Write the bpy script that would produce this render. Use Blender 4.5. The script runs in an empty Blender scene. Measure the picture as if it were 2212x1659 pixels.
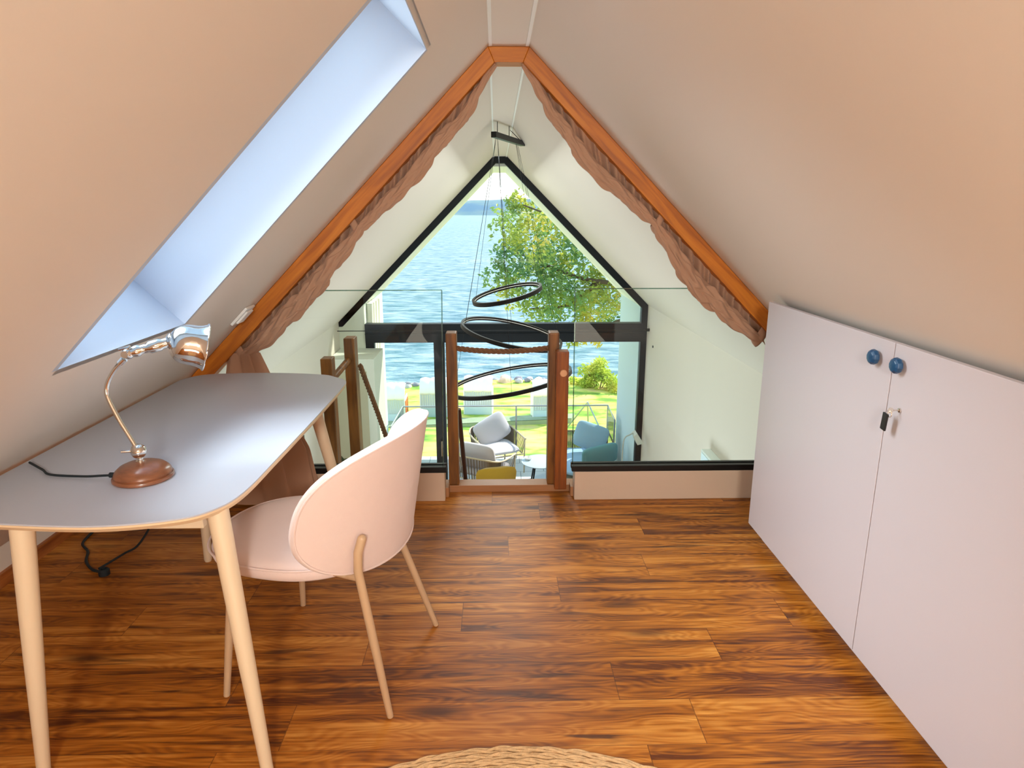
import bpy, math, random
from mathutils import Vector, Matrix, noise
random.seed(7)
sc = bpy.context.scene
C = sc.collection
R = math.radians
PI = math.pi

# ------------------------------------------------------------------ camera
cam_d = bpy.data.cameras.new('camera')
cam = bpy.data.objects.new('camera', cam_d); C.objects.link(cam)
cam_d.sensor_fit = 'HORIZONTAL'; cam_d.sensor_width = 36.0
cam_d.lens = 1455/2212*36
cam_d.clip_start = 0.05; cam_d.clip_end = 8000
cam.location = (0, 0, 1.5)
cam.rotation_euler = (R(90-14.3), 0, R(-1.35))
sc.camera = cam

# ------------------------------------------------------------------ world, sun, lamps, exposure
W = bpy.data.worlds.new('sky'); sc.world = W; W.use_nodes = True
wn = W.node_tree.nodes; wl = W.node_tree.links
bg = wn['Background']
tc = wn.new('ShaderNodeTexCoord'); sx = wn.new('ShaderNodeSeparateXYZ'); wl.new(tc.outputs['Generated'], sx.inputs[0])
cr = wn.new('ShaderNodeValToRGB'); wl.new(sx.outputs['Z'], cr.inputs[0])
cr.color_ramp.elements[0].position = 0.0; cr.color_ramp.elements[0].color = (1.0, .99, .96, 1)
cr.color_ramp.elements[1].position = 0.75; cr.color_ramp.elements[1].color = (.42, .66, 1.0, 1)
e = cr.color_ramp.elements.new(.25); e.color = (.80, .92, 1.0, 1)
wl.new(cr.outputs[0], bg.inputs[0]); bg.inputs[1].default_value = 1.55

sun_d = bpy.data.lights.new('sun', 'SUN'); sun_d.energy = 6.5; sun_d.angle = R(1.2); sun_d.color = (1.0, .93, .80)
sun = bpy.data.objects.new('sun', sun_d); C.objects.link(sun)
sun.rotation_euler = Vector((0.60, 0.55, 0.62)).to_track_quat('Z', 'Y').to_euler()

def area(name, loc, target, size, power, col, sy=None):
    d = bpy.data.lights.new(name, 'AREA'); d.energy = power; d.color = col; d.size = size
    if sy: d.shape = 'RECTANGLE'; d.size_y = sy
    o = bpy.data.objects.new(name, d); C.objects.link(o); o.location = loc
    o.rotation_euler = (Vector(loc)-Vector(target)).to_track_quat('Z', 'Y').to_euler()
    return o
# warm loft lamp and an added floor fill, both unseen behind the camera
area('loft_ceiling_lamp', (0.04, -1.8, 2.09), (0.70, 1.9, .9), 0.40, 86, (1.0, .97, .91))
area('loft_floor_fill', (0.1, -1.2, .12), (0.1, -1.2, 2.0), 2.2, 42, (1.0, .90, .75), 1.4)
# added lamp outside the skylight pane, standing in for its daylight
_n = Vector((-1, 0, .985)).normalized(); _c = Vector((-.672, 2.06, 1.565))+_n*.42
area('skylight_daylight_fill', _c, _c-_n, .60, 11, (.86, .94, 1.0), 1.15)
bpy.data.lights['skylight_daylight_fill'].spread = R(75)
# unseen fill lights added to brighten the living room
area('living_room_fill', (0.06, 6.3, 1.95), (0.06, 6.301, -2.6), .25, 34, (.88, 1.0, .98), 4.5)
area('living_room_floor_fill', (0.0, 5.9, -2.6), (0.0, 6.2, 2.0), 2.2, 78, (.84, .99, 1.04))

vs = sc.view_settings
vs.view_transform = 'Standard'; vs.look = 'None'; vs.gamma = 1.0; vs.use_curve_mapping = False
vs.exposure = 0.32
try:
    sc.cycles.use_denoising = True
    sc.cycles.max_bounces = 10; sc.cycles.transparent_max_bounces = 24; sc.cycles.diffuse_bounces = 6
    sc.cycles.sample_clamp_indirect = 6
except Exception: pass

# ------------------------------------------------------------------ materials
def L(r, g, b):
    f = lambda c: (c/255/12.92) if c/255 <= .04045 else ((c/255+.055)/1.055)**2.4
    return (f(r), f(g), f(b), 1)
MATS = {}
def mat(name, rgb, rough=.6, metal=0, bump=0, bscale=60, var=0, vscale=5, spec=.5, sheen=0, coat=0, stretch=None, trans=0):
    if name in MATS: return MATS[name]
    m = bpy.data.materials.new(name); m.use_nodes = True; n = m.node_tree.nodes; l = m.node_tree.links
    p = n['Principled BSDF']; p.inputs['Base Color'].default_value = L(*rgb)
    p.inputs['Roughness'].default_value = rough; p.inputs['Metallic'].default_value = metal
    p.inputs['Specular IOR Level'].default_value = spec
    if sheen: p.inputs['Sheen Weight'].default_value = sheen; p.inputs['Sheen Roughness'].default_value = .5
    if coat: p.inputs['Coat Weight'].default_value = coat; p.inputs['Coat Roughness'].default_value = .15
    t = n.new('ShaderNodeTexCoord'); mp = n.new('ShaderNodeMapping'); l.new(t.outputs['Object'], mp.inputs[0])
    if stretch: mp.inputs['Scale'].default_value = stretch
    if var:
        nz = n.new('ShaderNodeTexNoise'); nz.inputs['Scale'].default_value = vscale; nz.inputs['Detail'].default_value = 5
        l.new(mp.outputs[0], nz.inputs[0])
        mx = n.new('ShaderNodeMix'); mx.data_type = 'RGBA'
        a = L(*rgb); mx.inputs['A'].default_value = tuple(min(1, c*(1-var)) for c in a[:3])+(1,)
        mx.inputs['B'].default_value = tuple(min(1, c*(1+var)) for c in a[:3])+(1,)
        l.new(nz.outputs['Fac'], mx.inputs['Factor']); l.new(mx.outputs['Result'], p.inputs['Base Color'])
    if bump:
        nz = n.new('ShaderNodeTexNoise'); nz.inputs['Scale'].default_value = bscale; nz.inputs['Detail'].default_value = 3
        l.new(mp.outputs[0], nz.inputs[0]); b = n.new('ShaderNodeBump'); b.inputs['Strength'].default_value = bump
        b.inputs['Distance'].default_value = .01
        l.new(nz.outputs['Fac'], b.inputs['Height']); l.new(b.outputs[0], p.inputs['Normal'])
    MATS[name] = m; return m

def wood(name, dark, mid, light, axis=0, scale=1.0, rough=.4, spec=.5):
    m = bpy.data.materials.new(name); m.use_nodes = True; n = m.node_tree.nodes; l = m.node_tree.links
    p = n['Principled BSDF']; p.inputs['Roughness'].default_value = rough; p.inputs['Specular IOR Level'].default_value = spec
    t = n.new('ShaderNodeTexCoord'); mp = n.new('ShaderNodeMapping'); l.new(t.outputs['Object'], mp.inputs[0])
    s = [14*scale]*3; s[axis] = 1.2*scale; mp.inputs['Scale'].default_value = s
    nz = n.new('ShaderNodeTexNoise'); nz.inputs['Scale'].default_value = 2.5; nz.inputs['Detail'].default_value = 6; nz.inputs['Distortion'].default_value = .6
    l.new(mp.outputs[0], nz.inputs[0])
    r = n.new('ShaderNodeValToRGB'); r.color_ramp.elements[0].position = .3; r.color_ramp.elements[0].color = L(*dark)
    r.color_ramp.elements[1].position = .72; r.color_ramp.elements[1].color = L(*light)
    q = r.color_ramp.elements.new(.5); q.color = L(*mid)
    l.new(nz.outputs['Fac'], r.inputs[0]); l.new(r.outputs[0], p.inputs['Base Color'])
    b = n.new('ShaderNodeBump'); b.inputs['Strength'].default_value = .08; l.new(nz.outputs['Fac'], b.inputs['Height']); l.new(b.outputs[0], p.inputs['Normal'])
    return m

def plank_floor():
    m = bpy.data.materials.new('oak_planks'); m.use_nodes = True; n = m.node_tree.nodes; l = m.node_tree.links
    p = n['Principled BSDF']; p.inputs['Specular IOR Level'].default_value = .45
    def N(t, **k):
        x = n.new(t)
        for a, v in k.items(): setattr(x, a, v)
        return x
    def M(op, a, b=None):
        x = N('ShaderNodeMath', operation=op)
        for i, v in enumerate((a, b)):
            if v is None: continue
            if isinstance(v, (int, float)): x.inputs[i].default_value = v
            else: l.new(v, x.inputs[i])
        return x.outputs[0]
    t = N('ShaderNodeTexCoord'); s = N('ShaderNodeSeparateXYZ'); l.new(t.outputs['Object'], s.inputs[0])
    X, Y = s.outputs['X'], s.outputs['Y']
    PW, PL = .187, 1.24
    row = M('FLOOR', M('DIVIDE', M('ADD', Y, .055), PW))
    wn1 = N('ShaderNodeTexWhiteNoise', noise_dimensions='1D'); l.new(row, wn1.inputs['W'])
    xs = M('ADD', X, M('MULTIPLY', wn1.outputs['Value'], PL))
    col = M('FLOOR', M('DIVIDE', xs, PL))
    cid = N('ShaderNodeCombineXYZ'); l.new(row, cid.inputs[0]); l.new(col, cid.inputs[1])
    wn2 = N('ShaderNodeTexWhiteNoise', noise_dimensions='3D'); l.new(cid.outputs[0], wn2.inputs['Vector'])
    rnd = wn2.outputs['Value']
    # grain coordinates, shifted for each plank
    def coords(sx_, sy_):
        c = N('ShaderNodeCombineXYZ')
        l.new(M('MULTIPLY', X, sx_), c.inputs[0]); l.new(M('MULTIPLY', Y, sy_), c.inputs[1]); l.new(M('MULTIPLY', rnd, 37.0), c.inputs[2])
        return c.outputs[0]
    g1 = N('ShaderNodeTexNoise'); l.new(coords(1.1, 13), g1.inputs[0]); g1.inputs['Scale'].default_value = 1.6; g1.inputs['Detail'].default_value = 5; g1.inputs['Distortion'].default_value = .8
    g2 = N('ShaderNodeTexNoise'); l.new(coords(5, 150), g2.inputs[0]); g2.inputs['Scale'].default_value = 1.0; g2.inputs['Detail'].default_value = 4
    # cathedral figure: rings around a stretched noise
    g3 = N('ShaderNodeTexNoise'); l.new(coords(1.5, 7), g3.inputs[0]); g3.inputs['Scale'].default_value = 1.0; g3.inputs['Detail'].default_value = 2.0
    rings = M('SINE', M('MULTIPLY', g3.outputs['Fac'], 165.0))
    # dark streaks and knots
    g4 = N('ShaderNodeTexNoise'); l.new(coords(1.9, 24), g4.inputs[0]); g4.inputs['Scale'].default_value = 1.0; g4.inputs['Detail'].default_value = 4; g4.inputs['Distortion'].default_value = .5
    base = N('ShaderNodeValToRGB'); cr_ = base.color_ramp
    cr_.elements[0].position = .28; cr_.elements[0].color = L(92, 42, 6)
    cr_.elements[1].position = .78; cr_.elements[1].color = L(216, 150, 66)
    q = cr_.elements.new(.50); q.color = L(168, 98, 20)
    v = M('ADD', M('MULTIPLY', g1.outputs['Fac'], .80), M('MULTIPLY', g2.outputs['Fac'], .42))
    v = M('ADD', v, M('MULTIPLY', rings, .045))
    v = M('ADD', v, M('MULTIPLY', M('SUBTRACT', rnd, .5), .20))
    v = M('ADD', v, -.14)
    l.new(v, base.inputs[0])
    k = N('ShaderNodeMapRange'); k.inputs['From Min'].default_value = .60; k.inputs['From Max'].default_value = .70; l.new(g4.outputs['Fac'], k.inputs['Value'])
    vo = N('ShaderNodeTexVoronoi'); l.new(coords(2.3, 8), vo.inputs['Vector']); vo.inputs['Scale'].default_value = .62
    kk = N('ShaderNodeMapRange'); kk.inputs['From Min'].default_value = .17; kk.inputs['From Max'].default_value = .05; l.new(vo.outputs['Distance'], kk.inputs['Value'])
    kd = M('MAXIMUM', M('MULTIPLY', k.outputs[0], .85), M('MULTIPLY', kk.outputs[0], .8))
    mx = N('ShaderNodeMix', data_type='RGBA'); l.new(kd, mx.inputs['Factor']); l.new(base.outputs[0], mx.inputs['A']); mx.inputs['B'].default_value = L(62, 24, 8)
    # joints
    fy = M('FRACT', M('DIVIDE', M('ADD', Y, .055), PW)); fx = M('FRACT', M('DIVIDE', xs, PL))
    jy = M('LESS_THAN', fy, .012); jx = M('LESS_THAN', fx, .0022)
    j = M('MAXIMUM', jy, jx)
    mx2 = N('ShaderNodeMix', data_type='RGBA'); l.new(M('MULTIPLY', j, .6), mx2.inputs['Factor']); l.new(mx.outputs['Result'], mx2.inputs['A']); mx2.inputs['B'].default_value = L(70, 32, 12)
    l.new(mx2.outputs['Result'], p.inputs['Base Color'])
    rr = N('ShaderNodeMapRange'); rr.inputs['To Min'].default_value = .36; rr.inputs['To Max'].default_value = .52; l.new(g2.outputs['Fac'], rr.inputs['Value']); l.new(rr.outputs[0], p.inputs['Roughness'])
    b = N('ShaderNodeBump'); b.inputs['Strength'].default_value = .12; b.inputs['Distance'].default_value = .004
    l.new(M('SUBTRACT', g2.outputs['Fac'], j), b.inputs['Height']); l.new(b.outputs[0], p.inputs['Normal'])
    return m

def glass(name, tint=(.93, .98, .96), refl=.05):
    m = bpy.data.materials.new(name); m.use_nodes = True; n = m.node_tree.nodes; l = m.node_tree.links
    n.remove(n['Principled BSDF']); o = n['Material Output']
    tr = n.new('ShaderNodeBsdfTransparent'); tr.inputs[0].default_value = (*tint, 1)
    gl = n.new('ShaderNodeBsdfGlossy'); gl.inputs['Roughness'].default_value = .01
    fr = n.new('ShaderNodeFresnel'); fr.inputs[0].default_value = 1.45
    mu = n.new('ShaderNodeMath'); mu.operation = 'MULTIPLY'; mu.inputs[1].default_value = refl/.034; l.new(fr.outputs[0], mu.inputs[0])
    cl = n.new('ShaderNodeClamp'); l.new(mu.outputs[0], cl.inputs[0])
    mx = n.new('ShaderNodeMixShader'); l.new(cl.outputs[0], mx.inputs[0]); l.new(tr.outputs[0], mx.inputs[1]); l.new(gl.outputs[0], mx.inputs[2])
    l.new(mx.outputs[0], o.inputs['Surface']); return m

def ramp_mat(name, stops, scale, rough=.8, detail=6, stretch=(1, 1, 1), bump=0, transl=0):
    m = bpy.data.materials.new(name); m.use_nodes = True; n = m.node_tree.nodes; l = m.node_tree.links
    p = n['Principled BSDF']; p.inputs['Roughness'].default_value = rough
    t = n.new('ShaderNodeTexCoord'); mp = n.new('ShaderNodeMapping'); l.new(t.outputs['Object'], mp.inputs[0]); mp.inputs['Scale'].default_value = stretch
    nz = n.new('ShaderNodeTexNoise'); nz.inputs['Scale'].default_value = scale; nz.inputs['Detail'].default_value = detail; l.new(mp.outputs[0], nz.inputs[0])
    r = n.new('ShaderNodeValToRGB'); es = r.color_ramp.elements
    es[0].position = stops[0][0]; es[0].color = L(*stops[0][1]); es[1].position = stops[-1][0]; es[1].color = L(*stops[-1][1])
    for q, c in stops[1:-1]:
        x = es.new(q); x.color = L(*c)
    l.new(nz.outputs['Fac'], r.inputs[0]); l.new(r.outputs[0], p.inputs['Base Color'])
    if bump:
        b = n.new('ShaderNodeBump'); b.inputs['Strength'].default_value = bump; l.new(nz.outputs['Fac'], b.inputs['Height']); l.new(b.outputs[0], p.inputs['Normal'])
    if transl:
        o = n['Material Output']; tb = n.new('ShaderNodeBsdfTranslucent'); l.new(r.outputs[0], tb.inputs[0])
        ms = n.new('ShaderNodeMixShader'); ms.inputs[0].default_value = transl
        l.new(p.outputs[0], ms.inputs[1]); l.new(tb.outputs[0], ms.inputs[2]); l.new(ms.outputs[0], o.inputs['Surface'])
    return m

PAINT = mat('wall_paint', (222, 212, 200), .75, bump=.015, bscale=160, spec=.3)
WHITE = mat('white_paint', (236, 236, 232), .5)
OAK = wood('oak_beam', (150, 72, 14), (186, 98, 26), (206, 122, 44), axis=0, rough=.45)
OAKZ = wood('oak_post', (84, 48, 14), (122, 74, 22), (150, 96, 34), axis=2, rough=.45)
FLOORM = plank_floor()
BLACK = mat('black_frame', (14, 22, 28), .45, spec=.3)
BLACKM = mat('black_metal', (18, 16, 16), .4, metal=.3)
CHROME = mat('polished_nickel', (225, 218, 208), .08, metal=1)
CABW = mat('cabinet_white', (196, 187, 190), .33, bump=.03, bscale=400)
PINK = mat('pink_fabric', (226, 204, 196), .9, bump=.25, bscale=900, sheen=.3, var=.03, vscale=30)
BEIGEMET = mat('beige_metal', (196, 166, 132), .4)
BEIGEWOOD = mat('beige_lacquer', (224, 204, 172), .45)
TABLETOP = mat('grey_linoleum', (188, 192, 202), .36, bump=.04, bscale=700)
CLOTH = mat('brown_curtain', (178, 140, 114), .8, bump=.15, bscale=500, sheen=.2, spec=.2)
ROPE = mat('jute_rope', (124, 88, 60), .9, bump=.3, bscale=300)
JUTE = mat('jute_braid', (206, 170, 124), .9, bump=.4, bscale=350, var=.35, vscale=70)
BASEWOOD = mat('turned_wood', (134, 82, 52), .3, var=.55, vscale=30, coat=.5, stretch=(1, 1, 4))
BLUEK = mat('blue_glaze', (12, 66, 104), .35, var=.25, vscale=60, coat=.3)
CORD = mat('dark_cord', (18, 30, 36), .6)
GLASS = glass('clear_pane', (.95, .985, .968), .018)
WGLASS = glass('window_pane', (.97, .99, .985), .012)
EDGEG = glass('pane_edge', (.45, .68, .60), .10)

# ------------------------------------------------------------------ mesh helper
class MB:
    def __init__(s): s.v = []; s.f = []; s.m = []; s.cur = 0
    def add(s, vs_, fs): 
        k = len(s.v); s.v += [tuple(v) for v in vs_]; s.f += [tuple(i+k for i in f) for f in fs]; s.m += [s.cur]*len(fs); return s
    def box(s, a, b, M=None):
        (x0, y0, z0), (x1, y1, z1) = a, b
        v = [(x, y, z) for x in (x0, x1) for y in (y0, y1) for z in (z0, z1)]
        if M is not None: v = [tuple(M @ Vector(p)) for p in v]
        return s.add(v, [(0, 1, 3, 2), (4, 6, 7, 5), (0, 4, 5, 1), (2, 3, 7, 6), (0, 2, 6, 4), (1, 5, 7, 3)])
    def prism(s, pts, vec):
        vec = Vector(vec); n = len(pts); v = [Vector(p) for p in pts]; v += [p+vec for p in v[:n]]
        return s.add(v, [tuple(range(n))[::-1], tuple(range(n, 2*n))]+[(i, (i+1) % n, n+(i+1) % n, n+i) for i in range(n)])
    def tube(s, pts, r, n=10, caps=True):
        P = [Vector(p) for p in pts]; m = len(P); rr = r if isinstance(r, (list, tuple)) else [r]*m
        up = None; rings = []
        for i in range(m):
            t = (P[min(i+1, m-1)]-P[max(i-1, 0)])
            if t.length < 1e-9: t = Vector((0, 0, 1))
            t.normalize()
            if up is None:
                up = Vector((0, 0, 1)) if abs(t.z) < .9 else Vector((1, 0, 0))
            a = (up-t*up.dot(t))
            if a.length < 1e-6: a = t.orthogonal()
            a.normalize(); b_ = t.cross(a); up = a
            rings.append([P[i]+(a*math.cos(2*PI*k/n)+b_*math.sin(2*PI*k/n))*rr[i] for k in range(n)])
        v = [p for q in rings for p in q]
        f = [(i*n+k, i*n+(k+1) % n, (i+1)*n+(k+1) % n, (i+1)*n+k) for i in range(m-1) for k in range(n)]
        if caps: f += [tuple(range(n))[::-1], tuple((m-1)*n+k for k in range(n))]
        return s.add(v, f)
    def lathe(s, prof, o, axis=(0, 0, 1), n=32, xdir=None, sx_=1):
        A = Vector(axis).normalized(); a = Vector(xdir) if xdir else A.orthogonal(); a = (a-A*a.dot(A)).normalized(); b_ = A.cross(a); o = Vector(o)
        v = [o+A*h+(a*math.cos(2*PI*k/n)*sx_+b_*math.sin(2*PI*k/n))*r for r, h in prof for k in range(n)]
        m = len(prof)
        f = [(i*n+k, i*n+(k+1) % n, (i+1)*n+(k+1) % n, (i+1)*n+k) for i in range(m-1) for k in range(n)]
        if prof[0][0] > 1e-5: f.append(tuple(range(n))[::-1])
        if prof[-1][0] > 1e-5: f.append(tuple((m-1)*n+k for k in range(n)))
        return s.add(v, f)
    def grid(s, fn, nu, nv, cu=False, cv=False):
        v = [fn(i/(nu if cu else nu-1), j/(nv if cv else nv-1)) for i in range(nu) for j in range(nv)]
        f = [(i*nv+j, ((i+1) % nu)*nv+j, ((i+1) % nu)*nv+(j+1) % nv, i*nv+(j+1) % nv) for i in range(nu if cu else nu-1) for j in range(nv if cv else nv-1)]
        return s.add(v, f)
    def build(s, name, m, parent=None, smooth=False, bevel=0, sub=0, solid=0, fix=True):
        off = Vector(parent_world(parent)) if parent is not None else Vector((0, 0, 0))
        me = bpy.data.meshes.new(name); me.from_pydata([tuple(Vector(p)-off) for p in s.v], [], s.f)
        ms = m if isinstance(m, (list, tuple)) else [m]
        for q in ms: me.materials.append(q)
        if len(ms) > 1:
            me.polygons.foreach_set('material_index', s.m)
        me.validate()
        if fix:
            import bmesh
            bm = bmesh.new(); bm.from_mesh(me); bmesh.ops.recalc_face_normals(bm, faces=bm.faces); bm.to_mesh(me); bm.free()
        if smooth:
            me.polygons.foreach_set('use_smooth', [True]*len(me.polygons))
            try: me.set_sharp_from_angle(angle=R(40))
            except Exception: pass
        o = bpy.data.objects.new(name, me); C.objects.link(o)
        if parent is not None: o.parent = parent
        if solid: q = o.modifiers.new('solid', 'SOLIDIFY'); q.thickness = solid; q.offset = 0
        if bevel: q = o.modifiers.new('bevel', 'BEVEL'); q.width = bevel; q.segments = 3; q.limit_method = 'ANGLE'
        if sub: q = o.modifiers.new('sub', 'SUBSURF'); q.levels = sub; q.render_levels = sub
        return o
def parent_world(p):
    v = Vector((0, 0, 0))
    while p is not None: v += p.location; p = p.parent
    return v
def tag(o, label=None, cat=None, group=None, kind=None):
    if label: o['label'] = label
    if cat: o['category'] = cat
    if group: o['group'] = group
    if kind: o['kind'] = kind
    return o
def thing(name, label, cat, loc, group=None):
    o = bpy.data.objects.new(name, None); C.objects.link(o); o.location = loc; o.empty_display_size = .1
    return tag(o, label, cat, group)
def struct(o, label, cat): return tag(o, label, cat, kind='structure')
def copy_tree(o, parent=None):
    c = o.copy(); C.objects.link(c); c.parent = parent
    for ch in list(o.children): copy_tree(ch, c)
    return c

# ------------------------------------------------------------------ geometry of the gable
ZR = 2.216; XL0 = -.03; XR0 = .155; KL = .985; KR = 1.0; ZF = -2.8; YW = 9.4
YB = -2.6
def zl(x): return ZR-(XL0-x)/KL     # left slope height
def xl(z): return XL0-(ZR-z)*KL
def xr(z): return XR0+(ZR-z)*KR
def zr(x): return ZR-(x-XR0)/KR
NLo = Vector((-1, 0, KL)).normalized(); NRo = Vector((1, 0, KR)).normalized()   # outward normals
TH = .12

# skylight opening on the left slope
SY0, SY1, SZ0, SZ1 = 1.695, 2.425, 1.110, 2.020
m = MB()
def slopeL(y0, y1, z0, z1):
    m.prism([(xl(z0), y0, z0), (xl(z1), y0, z1), (xl(z1), y1, z1), (xl(z0), y1, z0)], NLo*TH)
slopeL(YB, SY0, 0.16, ZR); slopeL(SY0, SY1, .16, SZ0); slopeL(SY0, SY1, SZ1, ZR); slopeL(SY1, 3.44, .16, ZR)
slopeL(3.44, YW, -.05, ZR)
m.box((xl(.16)-TH, YB, -.25), (xl(.16), 3.44, .16))
m.box((-2.20-TH, YB, ZF), (-2.20, YW, -.25)); m.box((-2.20-TH, 3.44, -.25), (-2.20, YW, .02))
struct(m.build('wall_left', PAINT), 'sloping plastered wall on the left with low knee wall and skylight opening', 'wall')
m = MB()
m.prism([(xr(.02), YB, .02), (xr(ZR), YB, ZR), (xr(ZR), 3.44, ZR), (xr(.02), 3.44, .02)], NRo*TH)
m.prism([(xr(.24), 3.44, .24), (xr(ZR), 3.44, ZR), (xr(ZR), YW, ZR), (xr(.24), YW, .24)], NRo*TH)
m.box((2.131, 3.44, ZF), (2.131+TH, YW, .24)); m.box((2.30, YB, -.25), (2.30+TH, 3.44, .10)); m.box((2.131, YB, ZF), (2.131+TH, 3.44, -.25))
struct(m.build('wall_right', PAINT), 'sloping plastered wall on the right running down to the tall living room wall', 'wall')
m = MB(); m.box((XL0-.1, YB, ZR), (XR0+.1, YW, ZR+.12))
struct(m.build('ceiling', PAINT), 'narrow flat ceiling strip along the ridge', 'ceiling')
for nm, x, s_, w in (('trim_1', XL0, 1, .014), ('trim_2', XR0, -1, .014)):
    m = MB(); m.box((x+s_*.004, YB, ZR-.006), (x+s_*(.004+w), 3.25, ZR-.0005)); m.box((x+s_*.004, 3.42, ZR-.008), (x+s_*(.004+w*.8), YW, ZR-.0005))
    struct(m.build(nm, WHITE), 'thin white trim line on the %s edge of the ridge ceiling' % ('left' if s_ > 0 else 'right'), 'trim')
m = MB(); m.box((-2.4, YB-.12, ZF), (2.5, YB, ZR+.1))
struct(m.build('wall_back', PAINT), 'plain plastered wall at the back of the loft', 'wall')
m = MB(); m.box((-2.07, YB, -.24), (2.36, 3.47, 0))
struct(m.build('floor', FLOORM), 'brown oak plank floor of the loft with dark knots', 'floor')
m = MB(); m.box((-2.19, YB, ZF-.1), (2.13, YW, ZF))
struct(m.build('floor', mat('lower_floor', (150, 104, 62), .5, var=.1), None), 'wooden floor of the living room far below the loft', 'floor')
m = MB()
m.box((xl(.16), YB, 0), (xl(.16)+.016, 3.35, .058))
struct(m.build('baseboard_left', wood('oak_skirting', (120, 58, 16), (160, 90, 36), (186, 116, 54), axis=1, rough=.4)), 'oak baseboard along the left knee wall', 'baseboard')
# skylight reveal
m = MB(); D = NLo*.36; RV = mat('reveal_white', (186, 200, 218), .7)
a0 = Vector((xl(SZ0), SY0, SZ0)); a1 = Vector((xl(SZ0), SY1, SZ0)); b0 = Vector((xl(SZ1), SY0, SZ1)); b1 = Vector((xl(SZ1), SY1, SZ1))
up = (b0-a0).normalized()
q_ = up*.003; y_ = Vector((0, .003, 0)); m.prism([a0+q_, a1+q_, a1+D+q_, a0+D+q_], -up*.0225); m.prism([b0-q_, b1-q_, b1+D-q_, b0+D-q_], up*.0225)
m.prism([a0+y_, b0+y_, b0+D+y_, a0+D+y_], (0, -.0225, 0)); m.prism([a1-y_, b1-y_, b1+D-y_, a1+D-y_], (0, .0225, 0))
sk = struct(m.build('window_1', RV), 'skylight with deep white reveals in the left slope above the desk', 'window')
m = MB(); q = D*.93
for p0, p1, p2, p3 in ((a0, a1, a1+up*.05, a0+up*.05), (b0, b1, b1-up*.05, b0-up*.05)):
    m.prism([p0+q, p1+q, p2+q, p3+q], NLo*.03)
yv = Vector((0, .05, 0))
m.prism([a0+q, b0+q, b0+yv+q, a0+yv+q], NLo*.03); m.prism([a1+q, b1+q, b1-yv+q, a1-yv+q], NLo*.03)
m.build('window_frame', WHITE, sk)
m = MB(); q = D*.97; m.prism([a0+q, b0+q, b1+q, a1+q], NLo*.006); m.build('pane', WGLASS, sk)

# oak gable frame at the edge of the loft: three beams
bt = .072/math.cos(PI/4)*1.0
def beam(name, pts, label, d0=3.27, d1=3.37):
    m = MB(); m.prism([(p[0], d0, p[1]) for p in pts], (0, d1-d0, 0))
    return struct(m.build(name, OAKB[name], bevel=.003), label, 'beam')
def rotwood(nm, ang):
    w = wood(nm, (156, 84, 6), (186, 106, 10), (206, 126, 24), axis=0, rough=.5)
    mp = [n for n in w.node_tree.nodes if n.type == 'MAPPING'][0]
    mp.vector_type = 'TEXTURE'; mp.inputs['Rotation'].default_value = (0, ang, 0); mp.inputs['Scale'].default_value = (.85, .07, .07)
    return w
OAKB = {'trim_3': rotwood('oak_beam_left', R(-45)), 'trim_4': rotwood('oak_beam_right', R(45)), 'trim_5': rotwood('oak_beam_top', 0)}
zt = ZR-.066
beam('trim_3', [(XL0, ZR-.001), (xl(.55)+.002, .55), (xl(.55)+.105, .55), (XL0+.028, zt)], 'oak beam rising along the left slope')
beam('trim_4', [(XR0, ZR-.001), (XR0-.028, zt), (xr(.55)-.105, .55), (xr(.55)-.002, .55)], 'oak beam descending along the right slope')
beam('trim_5', [(XL0, ZR-.001), (XL0+.028, zt), (XR0-.028, zt), (XR0, ZR-.001)], 'short oak beam across the top of the gable opening')

# curbs, glass channel, sill
CURBM = mat('curb_paint', (204, 180, 156), .35, bump=.03)
for nm, x0, x1, lab in (('trim_6', -2.03, -.279, 'left of the opening'), ('trim_7', .414, 2.2, 'right of the opening')):
    m = MB(); m.box((x0, 3.352, 0), (x1, 3.44, .160))
    struct(m.build(nm, CURBM, bevel=.002), 'painted low upstand under the glass railing %s' % lab, 'upstand')
m = MB(); m.box((-.30, 3.471, -.26), (.45, 3.56, .038))
m.box((-.279, 3.40, .0), (-.262, 3.47, .055)); m.box((.398, 3.40, 0), (.413, 3.47, .055))
struct(m.build('trim_8', mat('sill_wood', (168, 118, 78), .4, var=.2, vscale=8, stretch=(1, 20, 20)), bevel=.002), 'wooden sill across the opening between the railings', 'sill')
m = MB(); m.box((-2.19, 3.471, -.26), (-.30, 3.55, .0)); m.box((.45, 3.471, -.26), (2.12, 3.55, 0))
struct(m.build('trim_9', PAINT), 'edge of the loft slab facing the living room', 'slab edge')

def railing(x, pts, ch, label):
    t = thing('glass_railing', label, 'railing', (x, 3.39, .16), 'glass railings at the loft edge')
    m = MB(); m.prism([(p[0], 3.387, p[1]) for p in pts], (0, .012, 0)); pane = m.build('pane', GLASS, t)
    m = MB(); n = len(pts)
    for i in ch:
        a, b = pts[i], pts[(i+1) % n]
        m.tube([(a[0], 3.393, a[1]), (b[0], 3.393, b[1])], .0028, 6)
    m.build('edge', EDGEG, pane)
    x0, x1 = min(p[0] for p in pts), max(p[0] for p in pts)
    m = MB(); m.box((x0+.0, 3.353, .161), (x1+.002, 3.384, .192)); m.box((x0, 3.402, .161), (x1+.002, 3.425, .192)); m.build('channel', BLACKM, t, bevel=.002)
railing(-.9, [(-1.96, .175), (-.288, .175), (-.272, 1.122), (-1.12, 1.122)], (1, 2), 'clear glass railing pane left of the opening, behind the desk')
railing(1.0, [(.405, .175), (2.1, .175), (1.215, 1.128), (.398, 1.128)], (2, 3), 'clear glass railing pane right of the opening, beside the white cupboard')

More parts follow.
